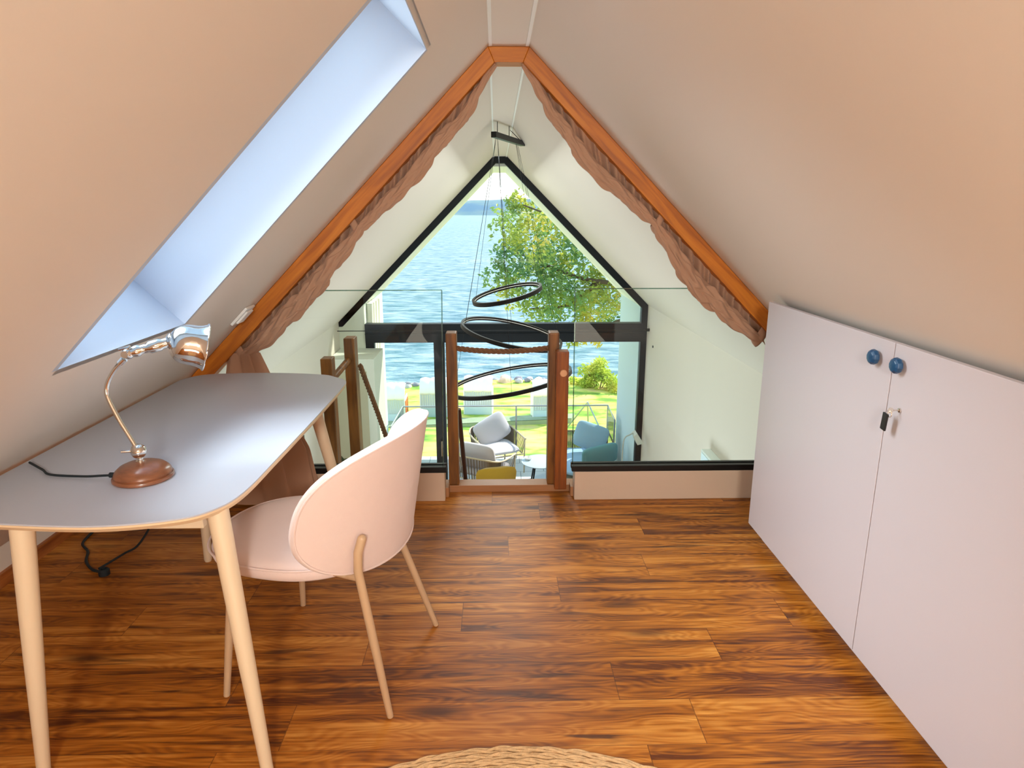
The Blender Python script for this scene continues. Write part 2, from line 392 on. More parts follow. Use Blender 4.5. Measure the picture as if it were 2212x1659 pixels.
# ------------------------------------------------------------------ living room gable window
YO = 11.0
FR = MB(); fy0, fy1 = YW-.03, YW+.07
fw = .085
# sloped and top bars
FR.prism([(p[0], fy0, p[1]) for p in ((xl(-.05), -.05), (XL0, ZR), (XR0, ZR), (xr(.24), .24), (2.131, .24), (2.131, ZF), (2.045, ZF), (2.045, .20), (XR0-.035, ZR-fw), (XL0+.035, ZR-fw), (xl(-.05)+.115, -.05))], (0, .10, 0))
w2 = struct(FR.build('window_2', BLACK), 'large black-framed gable window looking out over the sea', 'window')
m = MB(); m.box((-1.835, YW-.06, -.275), (2.05, YW+.08, -.012)); m.box((-1.835, YW-.075, -.16), (2.05, YW-.061, -.145)); m.build('transom', BLACK, w2)
m = MB(); m.box((-1.84, fy0, ZF), (-1.79, fy1, -.275)); m.box((-1.79, fy0, ZF), (-.8, fy1, ZF+.06)); m.box((-.8, fy0, ZF), (2.04, fy1, ZF+.03)); m.build('window_frame', BLACK, w2)
m = MB(); m.prism([(p[0], YW+.02, p[1]) for p in ((-1.84, -.02), (-1.84, .34), (XL0+.03, ZR-fw), (XR0-.03, ZR-fw), (2.05, .21), (2.05, -.02))], (0, .01, 0)); m.build('pane', WGLASS, w2)
m = MB(); m.box((1.1, YW+.02, ZF+.03), (2.045, YW+.03, -.275)); m.build('pane', WGLASS, w2)
m = MB(); m.box((-.885, fy0-.02, ZF), (-.735, fy1, -.275)); m.box((-1.79, fy0, ZF+.06), (-1.72, fy1, -.275))
d1 = struct(m.build('door_1', BLACK, bevel=.004), 'black-framed glass door leaf left of the post', 'door')
m = MB(); m.box((-1.72, YW+.02, ZF+.06), (-.88, YW+.03, -.275)); m.build('pane', WGLASS, d1)
m = MB(); m.tube([(-.80, YW-.11, -1.95), (-.80, YW-.11, -1.72)], .011, 8); m.tube([(-.80, YW-.11, -1.75), (-.80, YW-.05, -1.75)], .01, 8); m.build('door_handle', CHROME, d1, smooth=True)
# white gable wall left of the window
GW = mat('gable_paint', (224, 228, 216), .7)
m = MB(); m.prism([(-2.22, YW-.03, -2.8), (-2.22, YW-.03, -.01), (-1.84, YW-.03, .375), (-1.84, YW-.03, -2.8)], (0, .18, 0))
struct(m.build('wall_front', GW), 'narrow white piece of gable wall left of the window', 'wall')
m = MB(); m.box((-2.19, 8.62, ZF), (-1.60, YW-.035, -.355))
struct(m.build('wall_niche', GW, bevel=.004), 'white boxed-in wall corner standing in front of the window on the left', 'wall')
m = MB(); m.box((-2.19, 8.60, ZF), (-1.70, 8.618, -.52))
struct(m.build('trim_10', mat('olive_panel', (188, 184, 158), .6)), 'olive grey panel on the front of the boxed-in corner', 'panel')
# loggia outside
LW = mat('render_white', (206, 222, 226), .8, bump=.1, bscale=40)
m = MB()
m.box((2.045, YW+.08, ZF-.2), (2.30, YO, .22)); struct(m.build('wall_outer_right', LW), 'white rendered side wall of the loggia on the right outside the window', 'wall')
m = MB(); m.box((-2.2, YW+.08, ZF-.2), (-1.85, YO, .30)); struct(m.build('wall_outer_left', LW), 'white rendered side wall of the loggia on the left outside the window', 'wall')
m = MB()
m.prism([(xl(.18), YW+.08, .06), (XL0, YW+.08, ZR-.12), (XL0, YO, ZR-.12), (xl(.18), YO, .06)], NLo*.3)
m.prism([(xr(.20), YW+.08, .08), (XR0, YW+.08, ZR-.12), (XR0, YO, ZR-.12), (xr(.20), YO, .08)], NRo*.3)
m.box((XL0-.05, YW+.08, ZR-.12), (XR0+.05, YO, ZR+.25))
struct(m.build('ceiling_outer', mat('soffit_white', (248, 246, 242), .6)), 'white soffit of the projecting roof outside the window', 'ceiling')
m = MB()
for k, y in enumerate((YW+.18, YW+.28, YW+.38, YW+.48, YW+.6, YW+.72)): m.tube([(-1.815+.012*(k % 2), y, -.6), (-1.80+.012*(k % 2), y+.02, .25)], .05, 10)
tag(m.build('outdoor_curtain', mat('sheer_white', (240, 236, 222), .8), smooth=True), 'pale gathered curtain hanging at the left inside of the loggia', 'curtain')

# terrace
TILE = bpy.data.materials.new('terrace_tiles'); TILE.use_nodes = True
n = TILE.node_tree.nodes; l = TILE.node_tree.links; p = n['Principled BSDF']; p.inputs['Roughness'].default_value = .5
t = n.new('ShaderNodeTexCoord'); b = n.new('ShaderNodeTexBrick'); l.new(t.outputs['Object'], b.inputs[0])
b.inputs['Scale'].default_value = 1; b.inputs['Brick Width'].default_value = .8; b.inputs['Row Height'].default_value = .4; b.inputs['Mortar Size'].default_value = .006
b.inputs['Color1'].default_value = L(196, 204, 206); b.inputs['Color2'].default_value = L(182, 192, 196); b.inputs['Mortar'].default_value = L(110, 124, 130)
l.new(b.outputs[0], p.inputs['Base Color'])
m = MB(); m.box((-3.6, YW, ZF-.35), (3.6, 11.56, ZF)); struct(m.build('floor_terrace', TILE), 'pale tiled terrace floor outside the window', 'terrace')

# ground outside
LAWN = ramp_mat('lawn', [(.34, (104, 146, 40)), (.45, (160, 184, 60)), (.54, (226, 212, 100)), (.68, (226, 190, 122))], .8, detail=9, stretch=(1, 2.2, 1), bump=.4)
ZG = -6.9
m = MB()
def lawnf(u, v):
    x = -60+120*u; ye = 34.0-.055*(x-1)**2 if x > 1 else 34.0-.035*(x-1)**2
    y = 11.6+(max(ye, 27)-11.6)*v
    return (x, y, ZG+.12*noise.noise(Vector((x*.25, y*.25, 0)))+(.25 if x > 3.2 else 0)*min(1, max(0, (y-27)/5)))
m.grid(lawnf, 240, 50)
struct(m.build('ground_lawn', LAWN, smooth=True), 'sunlit green and straw coloured lawn sloping to the shore', 'lawn')
SEA = bpy.data.materials.new('sea_water'); SEA.use_nodes = True
n = SEA.node_tree.nodes; l = SEA.node_tree.links; p = n['Principled BSDF']
p.inputs['Base Color'].default_value = L(128, 186, 200); p.inputs['Roughness'].default_value = .35; p.inputs['IOR'].default_value = 1.33; p.inputs['Specular IOR Level'].default_value = .15
t = n.new('ShaderNodeTexCoord'); mp = n.new('ShaderNodeMapping'); mp.inputs['Scale'].default_value = (.55, 1.5, 1); mp.inputs['Rotation'].default_value = (0, 0, R(-14)); l.new(t.outputs['Object'], mp.inputs[0])
n1 = n.new('ShaderNodeTexNoise'); n1.inputs['Scale'].default_value = .55; n1.inputs['Detail'].default_value = 6; n1.inputs['Roughness'].default_value = .6; l.new(mp.outputs[0], n1.inputs[0])
bp = n.new('ShaderNodeBump'); bp.inputs['Strength'].default_value = 1; bp.inputs['Distance'].default_value = .9; l.new(n1.outputs['Fac'], bp.inputs['Height']); l.new(bp.outputs[0], p.inputs['Normal'])
n2 = n.new('ShaderNodeTexNoise'); n2.inputs['Scale'].default_value = 2.6; n2.inputs['Detail'].default_value = 5; n2.inputs['Distortion'].default_value = .6; mp2 = n.new('ShaderNodeMapping'); mp2.inputs['Scale'].default_value = (.20, .42, 1); mp2.inputs['Rotation'].default_value = (0, 0, R(-10)); l.new(t.outputs['Object'], mp2.inputs[0]); l.new(mp2.outputs[0], n2.inputs[0])
cr2 = n.new('ShaderNodeValToRGB'); cr2.color_ramp.elements[0].position = .36; cr2.color_ramp.elements[0].color = L(78, 124, 134); cr2.color_ramp.elements[1].position = .66; cr2.color_ramp.elements[1].color = L(164, 184, 190); l.new(n2.outputs['Fac'], cr2.inputs[0]); l.new(cr2.outputs[0], p.inputs['Base Color'])
m = MB(); m.add([(-3000, 30, -8.2), (3000, 30, -8.2), (3000, 3000, -8.2), (-3000, 3000, -8.2)], [(0, 1, 2, 3)])
struct(m.build('sea', SEA), 'pale blue rippled sea stretching to the far shore', 'sea')
HILL = ramp_mat('far_hills', [(.35, (74, 112, 134)), (.55, (104, 132, 132)), (.7, (170, 168, 134))], .006, stretch=(1, 1, 5))  # distance haze is put into the blue of the hill colours
m = MB()
def hillf(u, v):
    x = -1900+3800*u; h = 56+22*noise.noise(Vector((x*.0022, 3, 0)))+10*noise.noise(Vector((x*.011, 7, 0)))
    return (x, 2300+v*500, -9+h*math.sin(min(1, v*1.6)*PI/2)*1.0)
m.grid(hillf, 160, 12)
struct(m.build('far_shore', HILL, smooth=True), 'low hazy hills of the far shore', 'hills')

# ------------------------------------------------------------------ curtains along the two beams
def curtain(side):
    left = side < 0
    d = Vector((-1 if left else 1, 0, -1)).normalized()         # down along the beam
    nn = Vector((1 if left else -1, 0, -1)).normalized()        # into the opening
    top = Vector((XL0+.03 if left else XR0-.03, 3.325, zt+.012))
    Ltot = 1.86 if left else 1.76
    tm = .985 if left else .965                                  # position of the middle tie
    t = thing('curtain', 'brown gathered curtain tied up along the %s beam of the gable opening' % ('left' if left else 'right'), 'curtain', (top.x, 3.325, top.z), 'curtains tied along the oak beams')
    rnd = random.Random(3 if left else 5)
    ph = [rnd.uniform(0, 6.28) for _ in range(8)]
    def env(s):                                                  # thickness of the hanging roll along the beam
        if s < tm: q = s/tm; w = .009+.019*math.sin(PI*min(1, q*1.02))**.8*(.6+.5*q)+.008*q
        else: q = (s-tm)/(Ltot-tm); w = .017+.024*math.sin(PI*min(1, q))**.75
        return w
    def wob(s): return .007*math.sin(s*7.3+ph[0])+.005*math.sin(s*17+ph[1])
    # drape: rolled cloth with long oblique folds
    def drape(u, v):
        s = .01+(Ltot-.01)*u; th = 2*PI*v; r = env(s)
        fold = 1+.15*math.sin(2*th-s*34+ph[2])+.17*math.sin(5*th-s*47+ph[3]+1.5*math.sin(s*11))+.05*math.sin(11*th+s*37+ph[4])
        r1 = r*fold
        c = top+d*s+nn*((.026+env(s)*1.72)*min(1, .2+s*3)+wob(s)*min(1, s*4))+Vector((0, -.018, 0))
        return c+nn*(math.cos(th)*r1)+Vector((0, 1, 0))*(math.sin(th)*r1*.75)+d*(.025*math.sin(5*th+s*22)*r/.05)
    m = MB(); m.grid(drape, 260, 72, cv=True); dr = m.build('drape', CLOTH, t, smooth=True)
    # heading: tight pleats running obliquely from the rail down to the roll
    def head(u, v):
        s = Ltot*u; k = v
        dep = (.024+1.30*env(s))*math.sin(PI*min(1, (s+.06)/.22)/2)
        lean = .055*k
        f = math.sin((s-lean)*92+2.0*math.sin(s*9+ph[5])+ph[6])
        f2 = math.sin((s-lean)*61+ph[7])
        amp = .019*(.6+.4*k)
        return top+d*(s+lean)+nn*(k*dep*1.15-.004+.004*f2)+Vector((0, -.004+amp*f+.006*f2+.020*math.sin(PI*k)+.024*k*k, 0))
    m = MB(); m.grid(head, 640, 10); m.build('pleated_heading', CLOTH, t, smooth=True, solid=.003)
    # tiebacks
    for s, w in ((tm, .038), (Ltot-.02, .05)):
        m = MB(); hw = (.026+env(s)*2.72)/2+.006; c = top+d*s+nn*(hw-.006)+Vector((0, .006, 0)); rr_ = env(s)+.010
        def tie(u, v):
            th = 2*PI*v; e_ = (u-.5)*w
            return c+nn*(math.cos(th)*(hw+.004*math.sin(u*PI)))+Vector((0, 1, 0))*(math.sin(th)*(rr_*1.0+.006*math.sin(u*PI)))+(d+nn*.25)*e_+d*(.012*math.cos(th))
        m.grid(tie, 6, 36, cv=True); m.build('tieback', CLOTH, t, smooth=True, solid=.004)
    # tail hanging straight down from the end tie to the floor
    e0 = top+d*(Ltot-.03)+nn*.06; zb = .015
    def tail(u, v):
        z = e0.z*(1-u)+zb*u; th = 2*PI*v; sp = .045+(.085 if left else .05)*min(1, u*1.6)
        f = 1+.22*math.sin(6*th+ph[1]+u*1.5)+.1*math.sin(11*th+ph[2])
        xx = e0.x+(.00 if left else .0)+(.10*u if left else .0)
        if not left: xx += .24
        return Vector((xx+math.cos(th)*sp*f*(1.5 if left else 1.0), 3.31+math.sin(th)*min(sp, .05)*.42*f, z))
    m = MB(); m.grid(tail, 40, 80, cv=True); m.build('tail', CLOTH, t, smooth=True)
    return t
curtain(-1); curtain(1)

# ------------------------------------------------------------------ oak posts, rope, stair posts
def post(nm, x0, x1, y0, y1, z0, z1, par=None, mt=None):
    m = MB(); m.box((x0, y0, z0), (x1, y1, z1)); return m.build(nm, mt or OAKZ, par, bevel=.006)
o = post('gate_post', -.266, -.210, 3.475, 3.565, .039, .888); tag(o, 'slim oak post at the left side of the loft opening', 'post')
o = post('gate_post', .276, .331, 3.475, 3.565, .039, .888); tag(o, 'slim taller oak post at the right side of the loft opening', 'post')
t = thing('newel_post', 'thicker shorter oak post with a round dowel end, right of the opening', 'post', (.345, 3.44, .039))
m = MB(); m.box((.311, 3.40, .0385), (.376, 3.472, .803)); m.build('post', wood('cherry_post', (98, 46, 8), (138, 70, 12), (166, 94, 28), axis=2), t, bevel=.005)
m = MB(); m.lathe([(.019, 0), (.019, .012), (.016, .015)], (.3475, 3.402, .690), axis=(0, -1, 0), n=28); m.build('dowel_end', mat('pale_dowel', (224, 168, 122), .6), t)

def rope(name, pts, r, label, turns=13, par=None):
    P = [Vector(p) for p in pts]; m = MB()
    cum = [0]
    for a, b in zip(P, P[1:]): cum.append(cum[-1]+(b-a).length)
    Lt = cum[-1]; N = int(Lt/.006)
    def at(s):
        for i in range(len(P)-1):
            if s <= cum[i+1] or i == len(P)-2:
                f = (s-cum[i])/(cum[i+1]-cum[i]); return P[i].lerp(P[i+1], f), (P[i+1]-P[i]).normalized()
    for k in range(3):
        q = []
        for i in range(N+1):
            s = Lt*i/N; c, dv = at(s); a = dv.orthogonal().normalized(); b = dv.cross(a); th = 2*PI*(k/3+s*turns)
            q.append(c+(a*math.cos(th)+b*math.sin(th))*r*.52)
        m.tube(q, r*.50, 7)
    o = m.build(name, ROPE, par, smooth=True)
    if label: tag(o, label, 'rope')
    return o
def sag(a, b, h, n=24): 
    a, b = Vector(a), Vector(b); return [a.lerp(b, i/n)-Vector((0, 0, h*4*(i/n)*(1-i/n))) for i in range(n+1)]
rope('barrier_rope', sag((-.212, 3.52, .800), (.278, 3.52, .800), .018), .0155, 'thick twisted rope strung between the two slim posts across the opening')

t = thing('stair_railing', 'oak stair railing of two posts with a dowel, seen through the left glass pane', 'railing', (-.95, 4.1, ZF))
post('post', -1.028, -.962, 3.86, 3.95, ZF, .672, t, OAKZ); post('post', -.955, -.888, 4.16, 4.26, ZF, .738, t, OAKZ)
m = MB(); m.tube([(-.985, 3.94, .53), (-.93, 4.17, .60)], .021, 16); m.build('dowel', OAKZ, t, smooth=True)
rope('hand_rope', [(-.868, 4.20, .56), (-.80, 4.35, .20), (-.72, 4.5, -.22), (-.62, 4.7, -.80), (-.54, 4.85, -1.4)], .017, 'twisted rope handrail running down from the stair post beside the desk')
t = thing('staircase', 'dark wooden stair flight with handrail going down from the opening', 'stairs', (-.1, 4.2, ZF))
m = MB(); m.prism([(-.262, 3.565, -.02), (-.262, 3.565, .20), (-.262, 4.9, ZF+.3), (-.262, 4.9, ZF)], (.035, 0, 0)); m.build('stringer', OAKZ, t)
m = MB(); m.tube([(-.212, 3.60, .44), (-.185, 3.72, -.05), (-.15, 4.0, -.9), (-.145, 4.4, -1.9)], .013, 10); m.build('handrail', mat('dark_stain', (60, 34, 22), .5), t, smooth=True)
for k in range(9):
    m = MB(); y = 3.60+k*.14; z = -.28-k*.27; m.box((-.227, y, z), (.24, y+.15, z+.035)); m.build('tread', OAKZ, t)

# ------------------------------------------------------------------ desk
t = thing('desk', 'grey-topped desk with rounded corners and beige splayed legs under the slope', 'desk', (-1.1, 2.35, 0))
ctrl = [(-1.46, 1.66), (-1.36, 1.590), (-1.238, 1.567), (-1.0, 1.548), (-.82, 1.580), (-.742, 1.635), (-.702, 1.75), (-.692, 2.03), (-.684, 2.46), (-.683, 2.93), (-.700, 3.03), (-.755, 3.092), (-.83, 3.145), (-1.05, 3.185), (-1.30, 3.178), (-1.41, 3.14), (-1.46, 3.05)]
def catmull(P, n=8):
    out = []
    for i in range(len(P)-1):
        p0, p1, p2, p3 = (Vector(P[max(0, i-1)]), Vector(P[i]), Vector(P[i+1]), Vector(P[min(len(P)-1, i+2)]))
        for k in range(n):
            u = k/n; out.append(.5*((2*p1)+(p2-p0)*u+(2*p0-5*p1+4*p2-p3)*u*u+(3*p1-p0-3*p2+p3)*u**3))
    return out+[Vector(P[-1])]
oc = catmull(ctrl)
cx, cy = -1.08, 2.36
m = MB(); m.prism([(p.x, p.y, .746) for p in oc], (0, 0, .004)); m.build('desk_top', TABLETOP, t)
m = MB(); ins = [(cx+(p.x-cx)*.985, cy+(p.y-cy)*.985) for p in oc]
n_ = len(oc); vt = [(p.x, p.y, .7455) for p in oc]+[(p.x, p.y, .740) for p in oc]+[(x, y, .727) for x, y in ins]
m.add(vt, [tuple(range(n_))]+[(k*n_+i, k*n_+(i+1) % n_, (k+1)*n_+(i+1) % n_, (k+1)*n_+i) for k in range(2) for i in range(n_)]+[tuple(range(2*n_, 3*n_))[::-1]])
m.build('edge_band', mat('birch_edge', (228, 202, 164), .5), t, smooth=False)
m = MB(); 
for a, b in (((-1.22, 1.70, .665), (-.80, 1.725, .726)), ((-1.24, 2.98, .665), (-.80, 3.0, .726)), ((-1.26, 1.72, .665), (-1.235, 2.98, .726)), ((-.825, 1.75, .665), (-.80, 3.0, .726))): m.box(a, b)
m.build('under_frame', BEIGEWOOD, t, bevel=.003)
for a, b in (((-1.212, 1.605, .735), (-1.247, 1.555, 0)), ((-.752, 1.688, .735), (-.634, 1.545, 0)), ((-.815, 2.86, .735), (-.690, 2.94, 0)), ((-1.235, 2.68, .735), (-1.285, 2.735, 0))):
    m = MB(); a, b = Vector(a), Vector(b); m.tube([a, a.lerp(b, .5), a.lerp(b, .985), b], [.0285, .0235, .0165, .013], 20); m.build('leg', BEIGEWOOD, t, smooth=True)

# ------------------------------------------------------------------ chair
def ball(m, c, r, n=24):
    m.lathe([(max(.0002, r*math.sin(PI*k/14)), -r*math.cos(PI*k/14)) for k in range(15)], c, n=n)
A = R(14.2); CX, CY = -.567, 2.023
bx_, by_ = math.cos(A), -math.sin(A); sx2, sy2 = math.sin(A), math.cos(A)
def cw(B, S, z): return Vector((CX+bx_*B+sx2*S, CY+by_*B+sy2*S, z))
t = thing('upholstered_chair', 'pale pink upholstered shell chair with thin beige metal legs pulled up to the desk', 'chair', (CX, CY, 0))
PHI, ZC, HH, EX, SQ, TI, R0, FL = 1.266, .68, .213, .872, .861, .268, .342, -.111
def shell(q, th, off):
    ct, st = math.cos(th), math.sin(th)
    u = math.copysign(abs(ct)**EX, ct)*q; v = math.copysign(abs(st)**EX, st)*q
    ph = u*PHI; z = ZC+HH*v; r = R0+FL*(z-ZC)+off
    return cw(r*math.cos(ph)*SQ+TI*(z-ZC)+off*.3, r*math.sin(ph), z)
T2 = .016
prof = [(q, -T2*(1 if q < .9 else 1)) for q in (0.001, .15, .3, .45, .6, .75, .87, .94)]+[(.975, -T2*.85), (.993, -T2*.45), (1, 0), (.993, T2*.45), (.975, T2*.85)]+[(q, T2) for q in (.94, .87, .75, .6, .45, .3, .15, .001)]
m = MB(); m.grid(lambda u, v: shell(prof[int(round(u*(len(prof)-1)))][0], 2*PI*v, prof[int(round(u*(len(prof)-1)))][1]), len(prof), 96, cv=True)
bk = m.build('backrest', PINK, t, smooth=True)
m = MB(); m.tube([shell(.965, 2*PI*k/120, T2*.98) for k in range(121)], .0035, 8, caps=False); m.build('piping', PINK, bk, smooth=True)
# seat cushion
sc0 = (-.065, .0)
def seat(u, v):
    th = 2*PI*v; pr = [(0.001, .012), (.4, .014), (.75, .012), (.9, .004), (.97, -.008), (1.0, -.028), (.99, -.046), (.94, -.058), (.7, -.062), (.001, -.062)]
    q, dz = pr[int(round(u*(len(pr)-1)))]
    ct, st = math.cos(th), math.sin(th); e_ = .84
    B = sc0[0]+.285*math.copysign(abs(ct)**e_, ct)*q; S = sc0[1]+.262*math.copysign(abs(st)**e_, st)*q*(1 if ct > 0 else 1-.06*ct*ct)
    return cw(B, S, .505+dz)
m = MB(); m.grid(seat, 10, 96, cv=True); st_ = m.build('seat', PINK, t, smooth=True, sub=1)
m = MB(); m.tube([cw(sc0[0]+.286*math.copysign(abs(math.cos(a_))**.84, math.cos(a_)), sc0[1]+.263*math.copysign(abs(math.sin(a_))**.84, math.sin(a_)), .492) for a_ in [2*PI*k/100 for k in range(101)]], .0035, 8, caps=False); m.build('piping', PINK, st_, smooth=True)
feet = [(-.332, 1.760), (-.232, 2.231), (-.870, 1.866), (-.767, 2.376)]
tops = CHAIRTOPS = [[cw(.252, -.236, .612), cw(.243, -.246, .575), cw(.238, -.243, .515)], [cw(.13, .20, .50), cw(.14, .21, .48), cw(.14, .215, .465)], [cw(-.21, -.19, .452)], [cw(-.21, .20, .452)]]
for (fx, fy), tp in zip(feet, tops):
    f_ = Vector((fx, fy, 0)); P = tp+[tp[-1].lerp(f_, .5), f_]
    if len(tp) == 3:
        P = [tp[0], tp[1], tp[1].lerp(tp[2], .5), tp[2], tp[2].lerp(f_, .06), tp[2].lerp(f_, .5), f_]
    m = MB(); m.tube(P, [.0128]*(len(P)-1)+[.010], 16); ball(m, P[0], .0128, 14); m.build('leg', BEIGEMET, t, smooth=True)
m = MB(); m.tube([cw(.235, -.24, .49), cw(.0, -.13, .44), cw(-.2, -.18, .447)], .010, 10); m.tube([cw(.13, .23, .455), cw(.0, .12, .44), cw(-.2, .16, .447)], .010, 10); m.tube([cw(-.02, -.13, .442), cw(-.02, .13, .442)], .010, 10)
m.build('under_frame', BEIGEMET, t, smooth=True)

# ------------------------------------------------------------------ desk lamp
t = thing('desk_lamp', 'jointed nickel desk lamp with a turned wooden base standing on the grey desk', 'lamp', (-1.03, 1.86, .75))
bo = (-1.03, 1.86, .7502)
m = MB(); m.lathe([(.079, 0), (.082, .003), (.082, .009), (.0795, .012), (.0765, .0125), (.0765, .015), (.0775, .017), (.0755, .022), (.072, .028), (.061, .038), (.045, .045), (.026, .0495), (.001, .051)], bo, n=56); m.build('base', BASEWOOD, t, smooth=True)
B0 = Vector((-1.034, 1.86, .832))
m = MB(); m.lathe([(.013, 0), (.013, .006), (.008, .010), (.008, .024)], (-1.032, 1.86, .798), n=20); ball(m, B0, .0215); m.tube([B0+Vector((-.015, -.012, .004)), B0+Vector((-.038, -.022, .006))], .003, 8); m.build('lower_joint', CHROME, t, smooth=True)
arm = catmull([B0+Vector((-.006, 0, .012)), Vector((-1.048, 1.86, .864)), Vector((-1.075, 1.86, .925)), Vector((-1.096, 1.86, .985)), Vector((-1.099, 1.86, 1.012)), Vector((-1.090, 1.86, 1.040)), Vector((-1.066, 1.86, 1.075)), Vector((-1.036, 1.86, 1.104))], 8)
m = MB(); m.tube(arm, .0062, 14); m.tube([arm[0], arm[4]], .0105, 14); m.tube([arm[-5], arm[-1]], .0095, 14); m.build('arm', CHROME, t, smooth=True)
J = Vector((-1.024, 1.86, 1.120))
ax_ = (Vector((-.80, 1.935, 1.176))-J).normalized()
m = MB(); ball(m, J, .0165); m.lathe([(.010, -.020), (.010, .020)], J, axis=(0, 1, 0), n=20); m.tube([J+Vector((-.02, -.006, .012)), J+Vector((.012, -.006, .02))], .004, 8)
m.build('upper_joint', CHROME, t, smooth=True)
m = MB(); m.lathe([(.0125, .008), (.0165, .02), (.0165, .028), (.013, .034), (.013, .052), (.0175, .058), (.0175, .085), (.0145, .09), (.0145, .105), (.022, .112), (.024, .120)], J, axis=ax_, n=28); m.build('socket', CHROME, t, smooth=True)
# bell shade tipped towards the right, opening facing right and down
S0 = J+ax_*.112
sa = (ax_+Vector((.05, .16, -.52))).normalized()
pf = [(.015, -.004), (.026, -.001), (.040, .007), (.050, .019), (.0555, .034), (.0575, .050), (.058, .064), (.060, .076), (.0645, .087), (.067, .092)]
m = MB(); m.lathe(pf+[(r-.002, h) for r, h in pf[::-1]], S0, axis=sa, n=48)
sh = m.build('lamp_shade', CHROME, t, smooth=True)
m = MB(); rim = S0+sa*.092; a1_ = sa.orthogonal().normalized(); b1_ = sa.cross(a1_)
m.tube([rim+(a1_*math.cos(2*PI*k/60)+b1_*math.sin(2*PI*k/60))*.067 for k in range(61)], .0025, 8, caps=False); m.build('rim', CHROME, sh, smooth=True)
m = MB(); m.lathe([(.008, .012), (.010, .02), (.022, .045), (.0265, .06), (.022, .077), (.010, .086), (.0005, .088)], S0, axis=sa, n=24); m.build('bulb', mat('frosted_bulb', (236, 230, 218), .3), t, smooth=True)
m = MB(); q = catmull([(-1.108, 1.845, .765), (-1.135, 1.845, .764), (-1.20, 1.855, .758), (-1.306, 1.876, .756), (-1.355, 1.915, .757), (-1.432, 1.975, .757)], 8); m.tube(q, .0036, 8)
m.tube([(-1.100, 1.843, .766), (-1.116, 1.844, .766)], .008, 10)
cb = m.build('power_cord', CORD, t, smooth=True)
# loose cord and plug under the desk
t = thing('extension_cable', 'thin dark cable with a round plug lying on the floor under the desk', 'cable', (-1.68, 2.66, 0))
m = MB(); q = catmull([(-1.95, 3.02, .008), (-1.93, 2.90, .008), (-1.86, 2.82, .008), (-1.815, 2.73, .008), (-1.75, 2.66, .008), (-1.69, 2.63, .010)], 8); m.tube(q, .006, 8)
q = catmull([(-1.72, 2.66, .010), (-1.705, 2.70, .012), (-1.68, 2.79, .012), (-1.65, 2.86, .02), (-1.62, 2.96, .10), (-1.60, 3.02, .22)], 8); m.tube(q, .005, 8)
m.build('cord', CORD, t, smooth=True)
m = MB(); m.lathe([(.022, 0), (.022, .022), (.016, .028), (.012, .028), (.012, .01)], (-1.679, 2.627, 0.001), n=24); m.build('plug', CORD, t, smooth=True)

# wall switch plate on the left slope close to the beam
t = thing('wall_switch', 'small white wall fitting on the left slope beside the oak beam', 'switch', (-1.175, 3.20, 1.055))
M_ = Matrix.Translation((-1.19, 3.165, zl(-1.19))) @ Matrix.Rotation(R(-45.4), 4, 'Y')
m = MB(); m.box((-.055, -.055, -.012), (.055, .055, -.0005), M_); m.build('plate', WHITE, t, bevel=.002)
m = MB(); m.box((-.038, -.038, -.022), (.038, .038, -.0125), M_); m.build('rocker', WHITE, t, bevel=.002)

# ------------------------------------------------------------------ cupboard
t = thing('low_cupboard', 'low white cupboard with two doors and blue knobs under the right slope', 'cupboard', (1.3, 1.9, 0))
CT = 1.122
m = MB(); m.box((1.215, .10, .075), (1.234, 2.905, 1.115)); m.box((1.25, .12, 0), (1.268, 2.875, .074)); m.prism([(1.234, 2.885, .075), (1.234, 2.885, 1.10), (1.26, 2.885, 1.09), (2.25, 2.885, .10), (2.25, 2.885, .075)], (0, .02, 0)); m.prism([(1.268, 2.86, 0), (1.268, 2.86, .074), (2.28, 2.86, .074), (2.28, 2.86, 0)], (0, .012, 0))
m.build('body', CABW, t)
for y0, y1, ky in ((1.9535, 2.912, 2.030), (1.0, 1.9495, 1.906), (.10, .997, None)):
    m = MB(); m.box((1.192, y0, .070), (1.213, y1, CT)); dr_ = m.build('door', CABW, t, bevel=.0015)
    if ky:
        m = MB(); m.lathe([(.008, 0), (.008, .006), (.0225, .008), (.025, .014), (.0235, .023), (.017, .029), (.005, .031), (.0003, .0312)], (1.1915, ky, 1.063), axis=(-1, 0, 0), n=10); m.build('knob', BLUEK, dr_, smooth=False, bevel=.0015)
m = MB(); m.lathe([(.007, 0), (.007, .004), (.004, .005)], (1.1915, 1.882, .933), axis=(-1, 0, 0), n=16); m.build('lock', CHROME, t, smooth=True)
t = thing('cupboard_key', 'small key with black tag hanging from the cupboard lock', 'key', (1.18, 1.89, .90))
m = MB(); m.tube([(1.187, 1.882, .933), (1.172, 1.882, .933)], .0022, 8); m.lathe([(.0085, -.0012), (.0085, .0012)], (1.163, 1.882, .933), axis=(0, 1, 0), n=18)
m.tube([Vector((1.163, 1.884+.010*math.sin(a_), .922+.010*math.cos(a_))) for a_ in [2*PI*k/24 for k in range(25)]], .0012, 6); m.build('key', CHROME, t, smooth=True)
M_ = Matrix.Translation((1.160, 1.900, .893)) @ Matrix.Rotation(R(6), 4, 'X')
m = MB(); m.box((-.003, -.0125, -.027), (.003, .0125, .027), M_); m.build('tag', mat('black_plastic', (24, 20, 22), .4), t, bevel=.002)

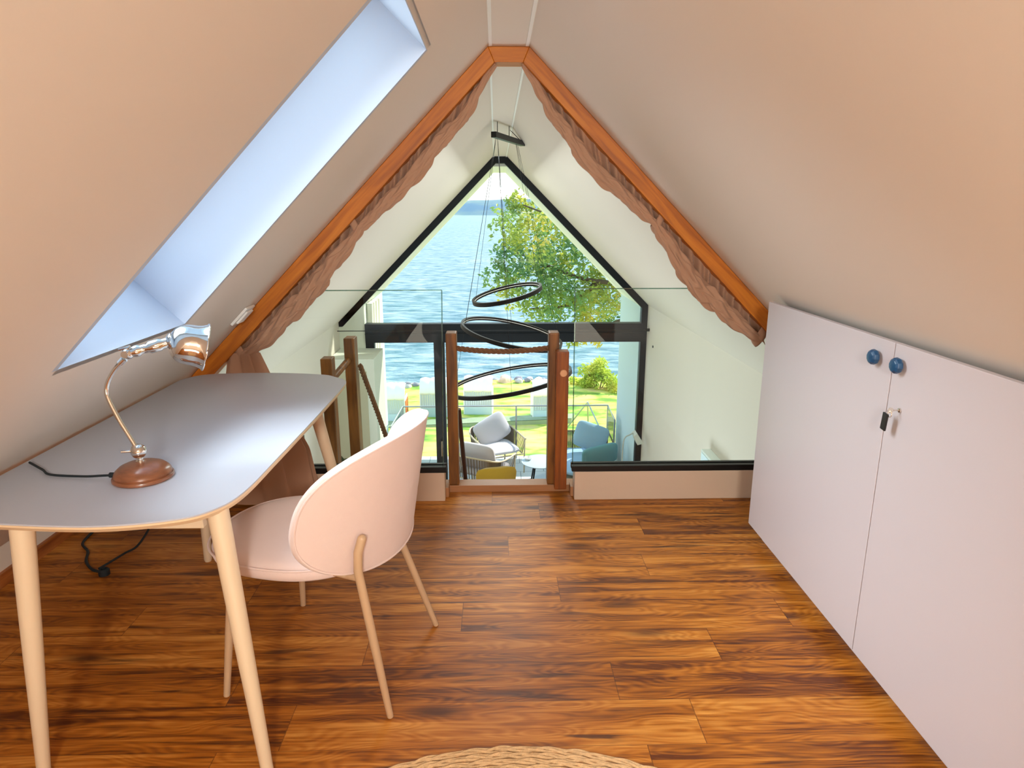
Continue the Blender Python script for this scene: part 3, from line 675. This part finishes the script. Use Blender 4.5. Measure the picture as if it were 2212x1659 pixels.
# ------------------------------------------------------------------ braided jute rug
m = MB(); RC = (.042, .72); RR = .905
nr = 30; rw = .0225
for k in range(nr):
    r0 = RR-rw*(k+.5)
    if r0 < .03: break
    ns = max(24, int(2*PI*r0/.0065))
    for q_ in range(3):
        pts = []
        for i in range(ns+1):
            th = 2*PI*i/ns; w = th*round(r0/.034)+q_*2*PI/3
            rr_ = r0+.0070*math.sin(w); pts.append((RC[0]+rr_*math.cos(th), RC[1]+rr_*math.sin(th), .0068+.0028*math.cos(2*w+q_)))
        m.tube(pts, .0052, 5, caps=False)
m.lathe([(.001, .002), (RR-.01, .002), (RR-.01, .004), (.001, .005)], (RC[0], RC[1], 0), n=96)
tag(m.build('round_rug', JUTE, smooth=True), 'round braided jute rug on the oak floor in the foreground', 'rug')

# ------------------------------------------------------------------ ring pendant
t = thing('ring_pendant', 'pendant lamp of three tilted black rings hanging from a black bar at the ridge', 'pendant lamp', (.12, 6.4, 2.1))
c0, c1 = Vector((-.013, 5.75, 2.11)), Vector((.252, 6.5, 2.11))
cd = (c1-c0).normalized(); cn = cd.cross(Vector((0, 0, 1)))
m = MB(); m.prism([c0-cn*.022+Vector((0, 0, -.025)), c0+cn*.022+Vector((0, 0, -.025)), c0+cn*.022+Vector((0, 0, .02)), c0-cn*.022+Vector((0, 0, .02))], c1-c0); m.build('canopy_bar', BLACKM, t, bevel=.002)
for f in (.12, .5, .9):
    m = MB(); q = c0.lerp(c1, f); q2 = Vector((min(max(q.x, XL0+.02), XR0-.02), q.y, ZR)); m.tube([q+Vector((0, 0, .02)), q2], .003, 6); m.build('ceiling_cable', BLACKM, t)
def ring(c, a, b, wdt=.036, th_=.011):
    """c centre, a and b half-axis vectors of a true circle"""
    c, a, b = Vector(c), Vector(a), Vector(b); nrm = a.cross(b).normalized(); n = 96; r = a.length
    m = MB(); sec = [(-th_, -wdt/2), (th_, -wdt/2), (th_, wdt/2), (-th_, wdt/2)]
    v = []
    for i in range(n):
        th = 2*PI*i/n; dr_ = (a*math.cos(th)+b*math.sin(th)).normalized()
        for p_, q_ in sec: v.append(c+dr_*(r+p_)+nrm*q_)
    f = [(i*4+k, i*4+(k+1) % 4, ((i+1) % n)*4+(k+1) % 4, ((i+1) % n)*4+k) for i in range(n) for k in range(4)]
    m.add(v, f); o = m.build('ring', BLACKM, t)
    m = MB(); m.tube([c+(a*math.cos(2*PI*i/n)+b*math.sin(2*PI*i/n)).normalized()*(r-th_-.001) for i in range(n+1)], .0026, 6, caps=False); m.build('light_strip', mat('diffuser', (236, 232, 224), .5), o, smooth=True)
    return c, a, b
def circ(cx_, cy_, cz, r, roll, pitch):
    a = Matrix.Rotation(R(pitch), 3, 'X') @ Matrix.Rotation(R(roll), 3, 'Y') @ Vector((r, 0, 0))
    b = Matrix.Rotation(R(pitch), 3, 'X') @ Matrix.Rotation(R(roll), 3, 'Y') @ Vector((0, r, 0))
    return ring((cx_, cy_, cz), a, b)
RINGS = [circ(.100, 6.15, .778, .315, -13, 5), circ(.145, 6.25, .395, .475, 12, 4.5), circ(.130, 6.2, -.045, .58, -10.5, -2)]
for (c, a, b), fr in zip(RINGS, (.2, .35, .8)):
    for k, an in enumerate((20, 160, 270)):
        m = MB(); p_ = c+a*math.cos(R(an))+b*math.sin(R(an)); q = c0.lerp(c1, .03+.045*k if an != 20 else .72+.06*k+fr*.1); m.tube([p_, q-Vector((0, 0, .02))], .0016, 5); m.build('suspension_wire', BLACKM, t)
# ------------------------------------------------------------------ inside the living room
m = MB(); m.tube([(-2.19, 9.22, -.085), (2.13, 9.22, -.085)], .0055, 8)
t = thing('tension_rod', 'thin black rod stretched across the room in front of the window transom', 'rod', (0, 9.22, -.085)); m.build('rod', BLACKM, t)
m = MB(); m.tube([(2.085, 9.22, -.085), (2.1305, 9.22, -.085)], .022, 12); m.build('bracket', BLACKM, t)
m = MB(); m.tube([(2.12, 8.95, -.27), (2.1305, 8.95, -.27)], .016, 12); tag(m.build('wall_hook', BLACKM), 'tiny black hook on the right living room wall below the rod end', 'hook')
t = thing('wall_box_light', 'white box-shaped light mounted on the right living room wall', 'wall light', (2.09, 6.0, -.95))
m = MB(); m.box((2.035, 5.76, -1.25), (2.1305, 6.30, -.785)); m.build('housing', mat('white_metal', (222, 230, 226), .4), t, bevel=.004)
m = MB(); m.box((2.030, 5.79, -1.22), (2.0345, 6.27, -.81)); m.build('front_pane', mat('frosted_pane', (214, 232, 242), .2), t)
t = thing('television', 'black flat screen on the left living room wall, glimpsed under the desk edge', 'television', (-2.13, 6.7, -1.4))
m = MB(); m.box((-2.19, 6.1, -1.75), (-2.125, 7.12, -.88)); m.build('screen', mat('tv_black', (10, 12, 14), .15), t, bevel=.004)
t = thing('potted_plant', 'dark-leaved potted plant standing beside the black television', 'plant', (-1.82, 7.55, ZF))
m = MB(); m.lathe([(.13, 0), (.17, .34), (.155, .34), (.12, .30), (.001, .30)], (-1.82, 7.55, ZF+.001), n=28); m.build('pot', mat('grey_pot', (90, 92, 92), .6), t, smooth=True)
LEAFD = mat('dark_leaf', (44, 58, 30), .5, var=.3)
m = MB(); rnd = random.Random(4)
def leaf(m, c, d, n_, L_, w):
    d = d.normalized(); s = d.cross(n_)
    if s.length < 1e-4: s = d.orthogonal()
    s.normalize(); u = s.cross(d)
    m.add([c, c+d*L_*.45+s*w+u*.1*L_, c+d*L_, c+d*L_*.45-s*w+u*.1*L_], [(0, 1, 2), (0, 2, 3)])
for k in range(150):
    th = rnd.uniform(0, 6.28); h = rnd.uniform(.35, 1.45); r = rnd.uniform(.02, .15)
    c = Vector((-1.82+r*math.cos(th), 7.55+r*math.sin(th), ZF+h)); leaf(m, c, Vector((math.cos(th), math.sin(th), rnd.uniform(-.3, .8))), Vector((0, 0, 1)), rnd.uniform(.10, .16), .032)
m.build('foliage', LEAFD, t, fix=False)
m = MB()
for k in range(5): m.tube([(-1.82, 7.55, ZF+.29), (-1.82+.1*math.cos(k*1.3), 7.55+.1*math.sin(k*1.3), ZF+1.3)], .008, 6)
m.build('stem', LEAFD, t)

MUST = mat('mustard_fabric', (176, 140, 22), .8, bump=.2, bscale=500, sheen=.3)
def dining_chair(loc, rz):
    t = thing('dining_chair', 'mustard yellow dining chair with rounded back in front of the terrace opening', 'chair', loc); t.rotation_euler = (0, 0, rz)
    def back(u, v):
        x = (u-.5)*2; z = v
        w = .285*(1-.10*(1-z)); r_ = 1
        zz = .40+.50*z
        if z > .82: w *= (1-((z-.82)/.18)**2*.16)
        return Vector((x*w, -.02+.09*x*x-.10*z, zz-(.05*abs(x)**4)*z))
    off = Vector(loc)
    m = MB(); m.grid(lambda u, v: back(u, v)+off, 24, 16); m.build('backrest', MUST, t, smooth=True, solid=.055, bevel=.02)
    m = MB(); m.box((-.26, .0, .40), (.26, .46, .48)); m.v = [tuple(Vector(p)+off) for p in m.v]; m.build('seat', MUST, t, bevel=.03)
    for x, y in ((-.2, .03), (.2, .03), (-.2, .42), (.2, .42)):
        m = MB(); m.tube([off+Vector((x, y, .41)), off+Vector((x*1.15, y*1.05, 0.0))], [.014, .010], 10); m.build('leg', BLACKM, t, smooth=True)
dining_chair((-.02, 8.80, ZF), R(13))

t = thing('floor_lamp', 'slim grey floor lamp with a curved tube and slanted head by the right window jamb', 'lamp', (1.79, 9.05, ZF))
m = MB(); m.lathe([(.14, 0), (.14, .014), (.02, .022)], (1.79, 9.05, ZF+.001), n=32); m.build('base', mat('lamp_grey', (176, 184, 178), .4), t)
m = MB(); m.tube(catmull([(1.79, 9.05, ZF+.02), (1.79, 9.05, -2.2), (1.797, 9.05, -1.72), (1.825, 9.05, -1.60), (1.88, 9.05, -1.565), (1.935, 9.05, -1.535)], 8), .010, 10); m.build('pole', mat('lamp_grey', (176, 184, 178), .4), t, smooth=True)
m = MB(); m.prism([(1.925, 8.96, -1.555), (1.975, 8.96, -1.515), (2.07, 8.96, -1.665), (1.985, 8.96, -1.69)], (0, .18, 0)); m.build('lamp_head', mat('lamp_head_grey', (196, 200, 190), .5), t, bevel=.006)

# ------------------------------------------------------------------ terrace: balustrade, chairs, table, sofa
STEEL = mat('brushed_steel', (176, 182, 184), .35, metal=.7)
t = thing('glass_balustrade', 'low glass balustrade with a slim steel handrail around the terrace edge', 'balustrade', (.15, 11.45, ZF))
zr_ = -1.82; cs = [(-1.69, 10.30), (-1.66, 11.45), (1.975, 11.45), (1.945, 10.58)]
m = MB(); m.tube([(x, y, zr_) for x, y in cs], .014, 10); m.build('handrail', STEEL, t, smooth=True)
for (x, y) in ((-1.66, 11.45), (.344, 11.45), (1.975, 11.45), (1.945, 10.58), (-1.69, 10.30)):
    m = MB(); m.box((x-.014, y-.014, ZF+.001), (x+.014, y+.014, zr_)); m.build('post', STEEL, t)
for (a, b) in zip(cs, cs[1:]):
    A_ = Vector((a[0], a[1], ZF+.05)); B_ = Vector((b[0], b[1], ZF+.05)); q = (B_-A_).normalized()*.03; nn_ = q.cross(Vector((0, 0, 1))).normalized()*.008
    m = MB(); m.prism([A_+q, B_-q, B_-q+Vector((0, 0, .90)), A_+q+Vector((0, 0, .90))], nn_); m.build('pane', glass('rail_pane', (.90, .965, .955), .03) if 'rp' not in MATS else MATS['rp'], t)
    MATS['rp'] = bpy.data.materials.get('rail_pane')

STRAP = mat('rope_strap', (112, 100, 84), .85, var=.25, vscale=20); FRAMEB = mat('champagne_frame', (190, 178, 152), .5)
GREYC = mat('grey_cushion', (198, 198, 206), .9, bump=.15, bscale=500); BLUEC = mat('blue_grey_cushion', (150, 182, 206), .9, bump=.15, bscale=500)
TEALC = mat('teal_cushion', (104, 156, 166), .9, bump=.15, bscale=500)
def cushion(name, c, size, rot, mt, parent=None, puff=.35):
    """soft pillow: size (w, h, thick) in local x, z, y"""
    M_ = Matrix.Translation(c) @ rot.to_4x4(); w, h, tk = size
    def f(u, v):
        th = 2*PI*v; ct, st = math.cos(th), math.sin(th)
        q = math.sin(PI*u); zz = -math.cos(PI*u)
        # superellipsoid
        e1 = lambda a, p_: math.copysign(abs(a)**p_, a)
        cc = e1(math.sin(PI*u), .35); x = w/2*cc*e1(ct, .35); z = h/2*cc*e1(st, .35)
        e_ = (1-(abs(x)/(w/2))**2.6*.9)*(1-(abs(z)/(h/2))**2.6*.9)
        y = tk/2*e1(-math.cos(PI*u), .5)*(.25+.75*max(0, e_)**.6)
        return M_ @ Vector((x, y, z))
    m = MB(); m.grid(f, 22, 48, cv=True); return m.build(name, mt, parent, smooth=True)
def rope_chair(loc, rz, label, roll=0):
    t = thing('rope_armchair', label, 'chair', loc, 'rope armchairs on the terrace')
    RZ = Matrix.Rotation(rz, 3, 'Z'); P = lambda x, y, z: Vector(loc)+RZ @ Vector((x, y, z))
    path = [(-.39, -.34), (-.40, .05), (-.36, .27), (-.22, .36), (.22, .36), (.36, .27), (.40, .05), (.39, -.34)]
    pp = [Vector((*p, 0)) for p in path]; q = catmull([tuple(p) for p in pp], 10)
    top = lambda i: .60+.10*math.sin(PI*i/(len(q)-1))**2; out = lambda p, k: Vector((p.x*k, p.y*k, 0))
    m = MB(); m.tube([P(q[i].x*1.03, q[i].y*1.03, top(i)) for i in range(len(q))], .014, 8); m.tube([P(p.x*.94, p.y*.94, .33) for p in q], .012, 8); m.tube([P(-.37, -.32, .33), P(.37, -.32, .33)], .012, 8); m.build('frame', FRAMEB, t, smooth=True)
    m = MB()
    for i in range(1, len(q)-1):
        for s_ in (0, ):
            a = q[i].lerp(q[i+1], s_) if i+1 < len(q) else q[i]; dv = (q[min(i+1, len(q)-1)]-q[i-1]).normalized()*.0085
            lo, hi = a*.94, a*1.03; zt_ = top(i)
            m.prism([P(lo.x-dv.x, lo.y-dv.y, .33), P(lo.x+dv.x, lo.y+dv.y, .33), P(hi.x+dv.x, hi.y+dv.y, zt_), P(hi.x-dv.x, hi.y-dv.y, zt_)], RZ @ Vector((dv.y, -dv.x, 0))*.5)
    m.build('woven_straps', STRAP, t)
    for x, y, h in ((-.39, -.34, .60), (.39, -.34, .60), (-.30, .30, .33), (.30, .30, .33)):
        m = MB(); m.tube([P(x, y, h), P(x*.97, y, 0)], .013, 8); m.build('leg', FRAMEB, t, smooth=True)
    cushion('seat_cushion', P(0, -.03, .405), (.66, .66, .13), RZ @ Matrix.Rotation(R(90), 3, 'X'), GREYC, t)
    cushion('back_cushion', P(0, .17, .66), (.62, .46, .17), RZ @ Matrix.Rotation(R(-16), 3, 'X') @ Matrix.Rotation(R(roll), 3, 'Y'), GREYC, t)
rope_chair((-.02, 10.93, ZF), R(22), 'rope armchair with grey cushions at the far side of the terrace, facing the house', -24)
rope_chair((-.22, 9.94, ZF), R(152), 'rope armchair with grey cushions seen from behind, close to the window')
t = thing('terrace_table', 'round pale blue terrace table on dark splayed legs', 'table', (.705, 10.11, ZF))
m = MB(); m.lathe([(.02, .42), (.30, .43), (.315, .437), (.315, .447), (.308, .45), (.001, .45)], (.705, 10.11, ZF), n=64); m.build('table_top', mat('pale_blue_top', (176, 198, 210), .4), t, smooth=True)
for k in range(4):
    a_ = R(45+90*k); m = MB(); m.tube([(.705+.14*math.cos(a_), 10.11+.14*math.sin(a_), ZF+.425), (.705+.22*math.cos(a_), 10.11+.22*math.sin(a_), ZF)], .013, 8); m.build('leg', BLACKM, t)
m = MB(); m.lathe([(.03, 0), (.05, .006), (.068, .04), (.063, .04), (.04, .012), (.001, .01)], (.50, 10.18, ZF+.4505), n=28); tag(m.build('bowl', WHITE, smooth=True), 'small white bowl on the round terrace table', 'bowl')
# sofa
t = thing('terrace_sofa', 'light blue upholstered terrace sofa with a woven rope end against the loggia wall', 'sofa', (1.6, 10.3, ZF))
m = MB(); m.box((1.04, 9.72, ZF+.22), (1.90, 10.90, ZF+.27)); m.build('frame', FRAMEB, t, bevel=.01)
cushion('seat_cushion', Vector((1.47, 10.31, ZF+.365)), (.86, 1.18, .18), Matrix.Rotation(R(90), 3, 'X'), BLUEC, t)
m = MB(); m.tube([(1.05, 10.94, ZF+.68), (1.90, 10.94, ZF+.68), (1.905, 10.80, ZF+.66), (1.905, 10.1, ZF+.62)], .013, 8); m.tube([(1.05, 10.94, ZF+.25), (1.90, 10.94, ZF+.25)], .013, 8); m.build('rail', STRAP, t)
m = MB()
for k in range(34):
    x = 1.055+k*.0255; m.box((x-.009, 10.93, ZF+.25), (x+.009, 10.948, ZF+.68))
m.build('woven_end', STRAP, t)
for x, y in ((1.08, 9.76), (1.08, 10.88), (1.86, 9.76), (1.86, 10.88)):
    m = MB(); m.tube([(x, y, ZF+.23), (x, y, ZF)], .016, 8); m.build('leg', FRAMEB, t)
o = cushion('scatter_cushion', Vector((1.56, 10.60, ZF+.69)), (.56, .44, .15), Matrix.Rotation(R(-8), 3, 'Z') @ Matrix.Rotation(R(-28), 3, 'X') @ Matrix.Rotation(R(17), 3, 'Y'), BLUEC); tag(o, 'plump blue-grey cushion leaning on the far end of the terrace sofa', 'cushion')
o = cushion('scatter_cushion', Vector((1.60, 9.86, ZF+.63)), (.60, .36, .16), Matrix.Rotation(R(18), 3, 'Z') @ Matrix.Rotation(R(14), 3, 'X') @ Matrix.Rotation(R(-8), 3, 'Y'), TEALC); tag(o, 'teal cushion lying at the near end of the terrace sofa', 'cushion')

# ------------------------------------------------------------------ lawn: beach chairs, frame, strip, rocks, bush, tree
WICK = mat('white_wicker', (238, 238, 234), .7, bump=.3, bscale=90); KGREY = mat('korb_back', (186, 196, 200), .8); KBLUE = mat('korb_base', (196, 216, 222), .8)
def hood(off, sgn=1):
    m = MB()
    def f(u, v):
        x = (u-.5)*1.22; a_ = PI*.5*v*1.15
        bulge = .045*abs(math.sin(PI*3*u))
        y = -.38+.0+(.70+bulge)*(1-math.cos(a_))*.62; z = 1.02+(.56+bulge)*math.sin(min(a_, PI/2))-(.08*max(0, a_-PI/2))
        return off+Vector((x, y-bulge*.8*(1-v), z))
    m.grid(f, 49, 14); return m
def beach_chair(loc, label):
    t = thing('hooded_beach_chair', label, 'beach chair', loc, 'hooded beach chairs on the lawn'); o_ = Vector(loc)
    B = lambda a, b: MB().box(tuple(o_+Vector(a)), tuple(o_+Vector(b)))
    B((-.60, -.40, .0), (.60, .38, .42)).build('base', KBLUE, t, bevel=.02)
    m = MB()
    for k in range(12): m.box(tuple(o_+Vector((-.575+k*.097, -.40, .425))), tuple(o_+Vector((-.575+k*.097+.088, -.36, 1.05))))
    m.build('slatted_back', KGREY, t)
    hood(o_).build('hood', WICK, t, smooth=True, solid=.03)
    for x in (-.62, .58): B((x, -.42, .02), (x+.04, .36, 1.10)).build('side_panel', WICK, t, bevel=.01)
    return t
proto = beach_chair((-4.35, 26.9, ZG-.02), 'hooded white beach chair at the far left of the lawn, with an orange edge')
m = MB(); m.box((-3.728, 26.5, ZG+.05), (-3.70, 27.2, ZG+.95)); m.build('orange_trim', mat('orange_trim', (226, 110, 50), .6), proto)
for i, (x, y, lb) in enumerate(((-2.62, 27.75, 'hooded white beach chair seen behind the dark door leaf'), (-.78, 28.1, 'hooded white beach chair standing in the middle, framed between the two slim posts'), (2.08, 27.3, 'hooded white beach chair partly hidden behind the right slim post'))):
    if i == 0:
        c = beach_chair((x, y, ZG-.02), lb); src = c
    else:
        c = copy_tree(src); c.location = (x, y, ZG-.02); c['label'] = lb; c.rotation_euler = (0, 0, R(-3 if i == 1 else 4))
t = thing('tripod_frame', 'slender grey metal frame standing on the lawn behind the terrace sofa', 'frame', (3.5, 24.8, ZG))
ap = Vector((3.46, 24.6, -5.5))
for q in ((4.12, 23.7, ZG+.0), (2.80, 25.7, ZG+.0), (3.62, 25.3, ZG+.0)):
    m = MB(); m.tube([ap, q], .028, 8); m.build('leg', STEEL, t)
m = MB(); m.tube([(2.95, 25.5, ZG+.2), (3.6, 25.2, ZG+.32)], .012, 6); m.build('cross_cord', mat('orange_trim', (226, 110, 50), .6), t)
m = MB(); m.add([(-6.5, 25.5, ZG+.10), (3.1, 26.6, ZG+.14), (3.3, 27.3, ZG+.14), (-6.5, 26.3, ZG+.10)], [(0, 1, 2, 3)]); m.prism([Vector(p)-Vector((0, 0, .02)) for p in m.v[:4]], (0, 0, -.2))  # flat grey-green strip laid across the lawn
struct(m.build('lawn_strip', mat('grey_green_strip', (158, 166, 130), .9, var=.2, vscale=3)), 'narrow grey-green strip crossing the lawn', 'path')

ROCKM = [mat('rock_grey', (196, 188, 180), .85, bump=.6, bscale=6, var=.25, vscale=3), mat('rock_tan', (222, 188, 158), .85, bump=.6, bscale=6, var=.25, vscale=3), mat('rock_dark', (140, 138, 142), .85, bump=.6, bscale=6, var=.25, vscale=3)]
def rock_bm(seed):
    m = MB(); 
    def f(u, v):
        th = 2*PI*v; ph = PI*u; p_ = Vector((math.sin(ph)*math.cos(th), math.sin(ph)*math.sin(th), -math.cos(ph)))
        r = 1+.32*noise.noise(p_*1.3+Vector((seed*9.1, 0, 0)))+.14*noise.noise(p_*3.1+Vector((0, seed*5, 0)))
        return Vector((p_.x*r*1.15, p_.y*r*.95, p_.z*r*.72))
    m.grid(f, 9, 14, cv=True); return m
rocks = []
rnd = random.Random(11)
for i in range(6):
    o = rock_bm(i+1).build('boulder', ROCKM[i % 3], smooth=True); tag(o, 'rounded boulder in the stone bank along the shoreline', 'rock', 'boulders along the shoreline'); rocks.append(o)
def yend(x): return 34.0-.055*(x-1)**2 if x > 1 else 34.0-.035*(x-1)**2
placed = []; i = 0; tries = 0
while i < 110 and tries < 40000:
    tries += 1
    x = rnd.choice((rnd.uniform(-6.4, -2.6), rnd.uniform(-1.2, 4.0), rnd.uniform(-1.2, 4.0), rnd.uniform(3.6, 6.8))); s_ = rnd.uniform(.17, .38)*(.55 if 3.6 < x < 6.4 else 1)
    y = yend(x)+rnd.uniform(-.55, .85); z = ZG+.02-max(0, y-yend(x))*.55
    if any((x-a)**2+(y-b)**2+(z-c)**2 < (1.22*(s_+r_))**2 for a, b, c, r_ in placed): continue
    placed.append((x, y, z, s_))
    o = rocks[i] if i < 6 else rocks[rnd.randrange(6)].copy()
    if i >= 6: C.objects.link(o)
    o.location = (x, y, z); o.scale = (s_, s_, s_); o.rotation_euler = (0, 0, rnd.uniform(0, 6.28)); i += 1

def leafcloud(m, blobs, count, size, rnd, flat=1.0):
    tot = sum(b[3]**2 for b in blobs)
    for c_x, c_y, c_z, r in blobs:
        for k in range(int(count*r*r/tot)):
            while True:
                v = Vector((rnd.uniform(-1, 1), rnd.uniform(-1, 1), rnd.uniform(-1, 1)))
                if .2 < v.length < 1 and noise.noise(Vector((c_x, c_y, c_z))*1.7+v*r*1.7) > -.12: break
            c = Vector((c_x, c_y, c_z))+Vector((v.x*r, v.y*r, v.z*r*flat))
            d = Vector((rnd.uniform(-1, 1), rnd.uniform(-1, 1), rnd.uniform(-.9, .5)))
            leaf(m, c, d, Vector((rnd.uniform(-1, 1), rnd.uniform(-1, 1), rnd.uniform(-1, 1))), size*rnd.uniform(.7, 1.3), size*.27)
LEAF = ramp_mat('oak_leaf', [(.30, (84, 132, 96)), (.44, (108, 150, 88)), (.56, (168, 184, 80)), (.68, (222, 204, 96))], .55, detail=4, transl=.45, rough=.5)
BARK = mat('bark', (88, 76, 60), .9, bump=.6, bscale=12, var=.2)
px = [(1128, 432, 26), (1158, 470, 46), (1100, 500, 44), (1150, 520, 56), (1200, 540, 66), (1112, 566, 52), (1075, 600, 34), (1160, 600, 66), (1230, 590, 76), (1110, 640, 36), (1170, 665, 46), (1225, 668, 56), (1290, 640, 66), (1265, 708, 34), (1340, 610, 70), (1400, 560, 90), (1330, 675, 44), (1236, 735, 17), (1292, 738, 14), (1300, 520, 84), (1235, 470, 66), (1300, 400, 90), (1420, 440, 110), (1500, 600, 110), (1480, 720, 90), (1095, 452, 26)]
m = MB(); rnd = random.Random(2); blobs = []
def atpx(x, y, Y):
    p_ = R(14.3); w_ = R(1.35); F = Vector((math.sin(w_)*math.cos(p_), math.cos(w_)*math.cos(p_), -math.sin(p_))); Rr = Vector((math.cos(w_), -math.sin(w_), 0)); U = Rr.cross(F)
    r = F*1455+Rr*(x-1106)+U*(829.5-y); return Vector((0, 0, 1.5))+r*(Y/r.y)
for x, y, r in px:
    Y = 20+rnd.uniform(-1.3, 1.3); c = atpx(x, y, Y); blobs.append((c.x, c.y, c.z, r*Y/1430))
t = thing('oak_tree', 'large leafy oak tree with yellow-green foliage standing by the shore on the right', 'tree', (6.6, 20.6, ZG))
leafcloud(m, blobs, 19000, .15, rnd); m.build('foliage', LEAF, t, fix=False)
m = MB(); m.tube(catmull([(6.6, 20.6, ZG-.05), (6.5, 20.6, -4.5), (6.2, 20.4, -2.2), (5.6, 20.2, 0.2), (4.6, 20.0, 2.4), (4.4, 20, 4.0)], 5), [.42-.009*k for k in range(26)], 12); m.build('trunk', BARK, t, smooth=True)
for pts in ([(5.9, 20.3, -1.0), (4.2, 20.0, -.6), (2.6, 19.9, -.4), (1.0, 20, .2), (.2, 20, .6)], [(5.5, 20.2, .4), (3.6, 20, .7), (2.2, 20.1, 1.2), (.8, 20, 1.7)], [(5.8, 20.3, -1.4), (4.2, 20.4, -1.6), (3.0, 20.2, -2.0), (2.2, 20, -2.2)], [(5.2, 20.1, 1.2), (3.6, 19.8, 1.8), (2.6, 20, 2.4)], [(3.0, 20, -.5), (2.2, 20.2, -1.2), (1.0, 20.1, -1.3)]):
    q = catmull(pts, 5); m = MB(); m.tube(q, [max(.015, .10-.09*i/len(q)) for i in range(len(q))], 8); m.build('branch', BARK, t, smooth=True)
t = thing('shore_bush', 'bright yellow-green bush at the water edge, seen through the right railing pane', 'bush', (4.9, 31.2, ZG))
BUSH = ramp_mat('bush_leaf', [(.3, (150, 180, 66)), (.5, (204, 214, 84)), (.7, (236, 222, 120))], 1.5, transl=.4)
m = MB(); rnd = random.Random(9); leafcloud(m, [(4.55, 31.5, ZG+.85, .62), (4.9, 31.3, ZG+1.15, .55), (4.2, 31.5, ZG+.45, .45), (5.2, 31.0, ZG+.5, .55), (5.7, 30.6, ZG+.25, .45), (3.9, 31.9, ZG+.3, .35)], 3400, .17, rnd); m.build('foliage', BUSH, t, fix=False)
m = MB()
for k in range(6): m.tube([(4.9, 31.2, ZG-.05), (4.9+.5*math.cos(k), 31.2+.4*math.sin(k), ZG+.9)], .02, 6)
m.build('stem', BARK, t)
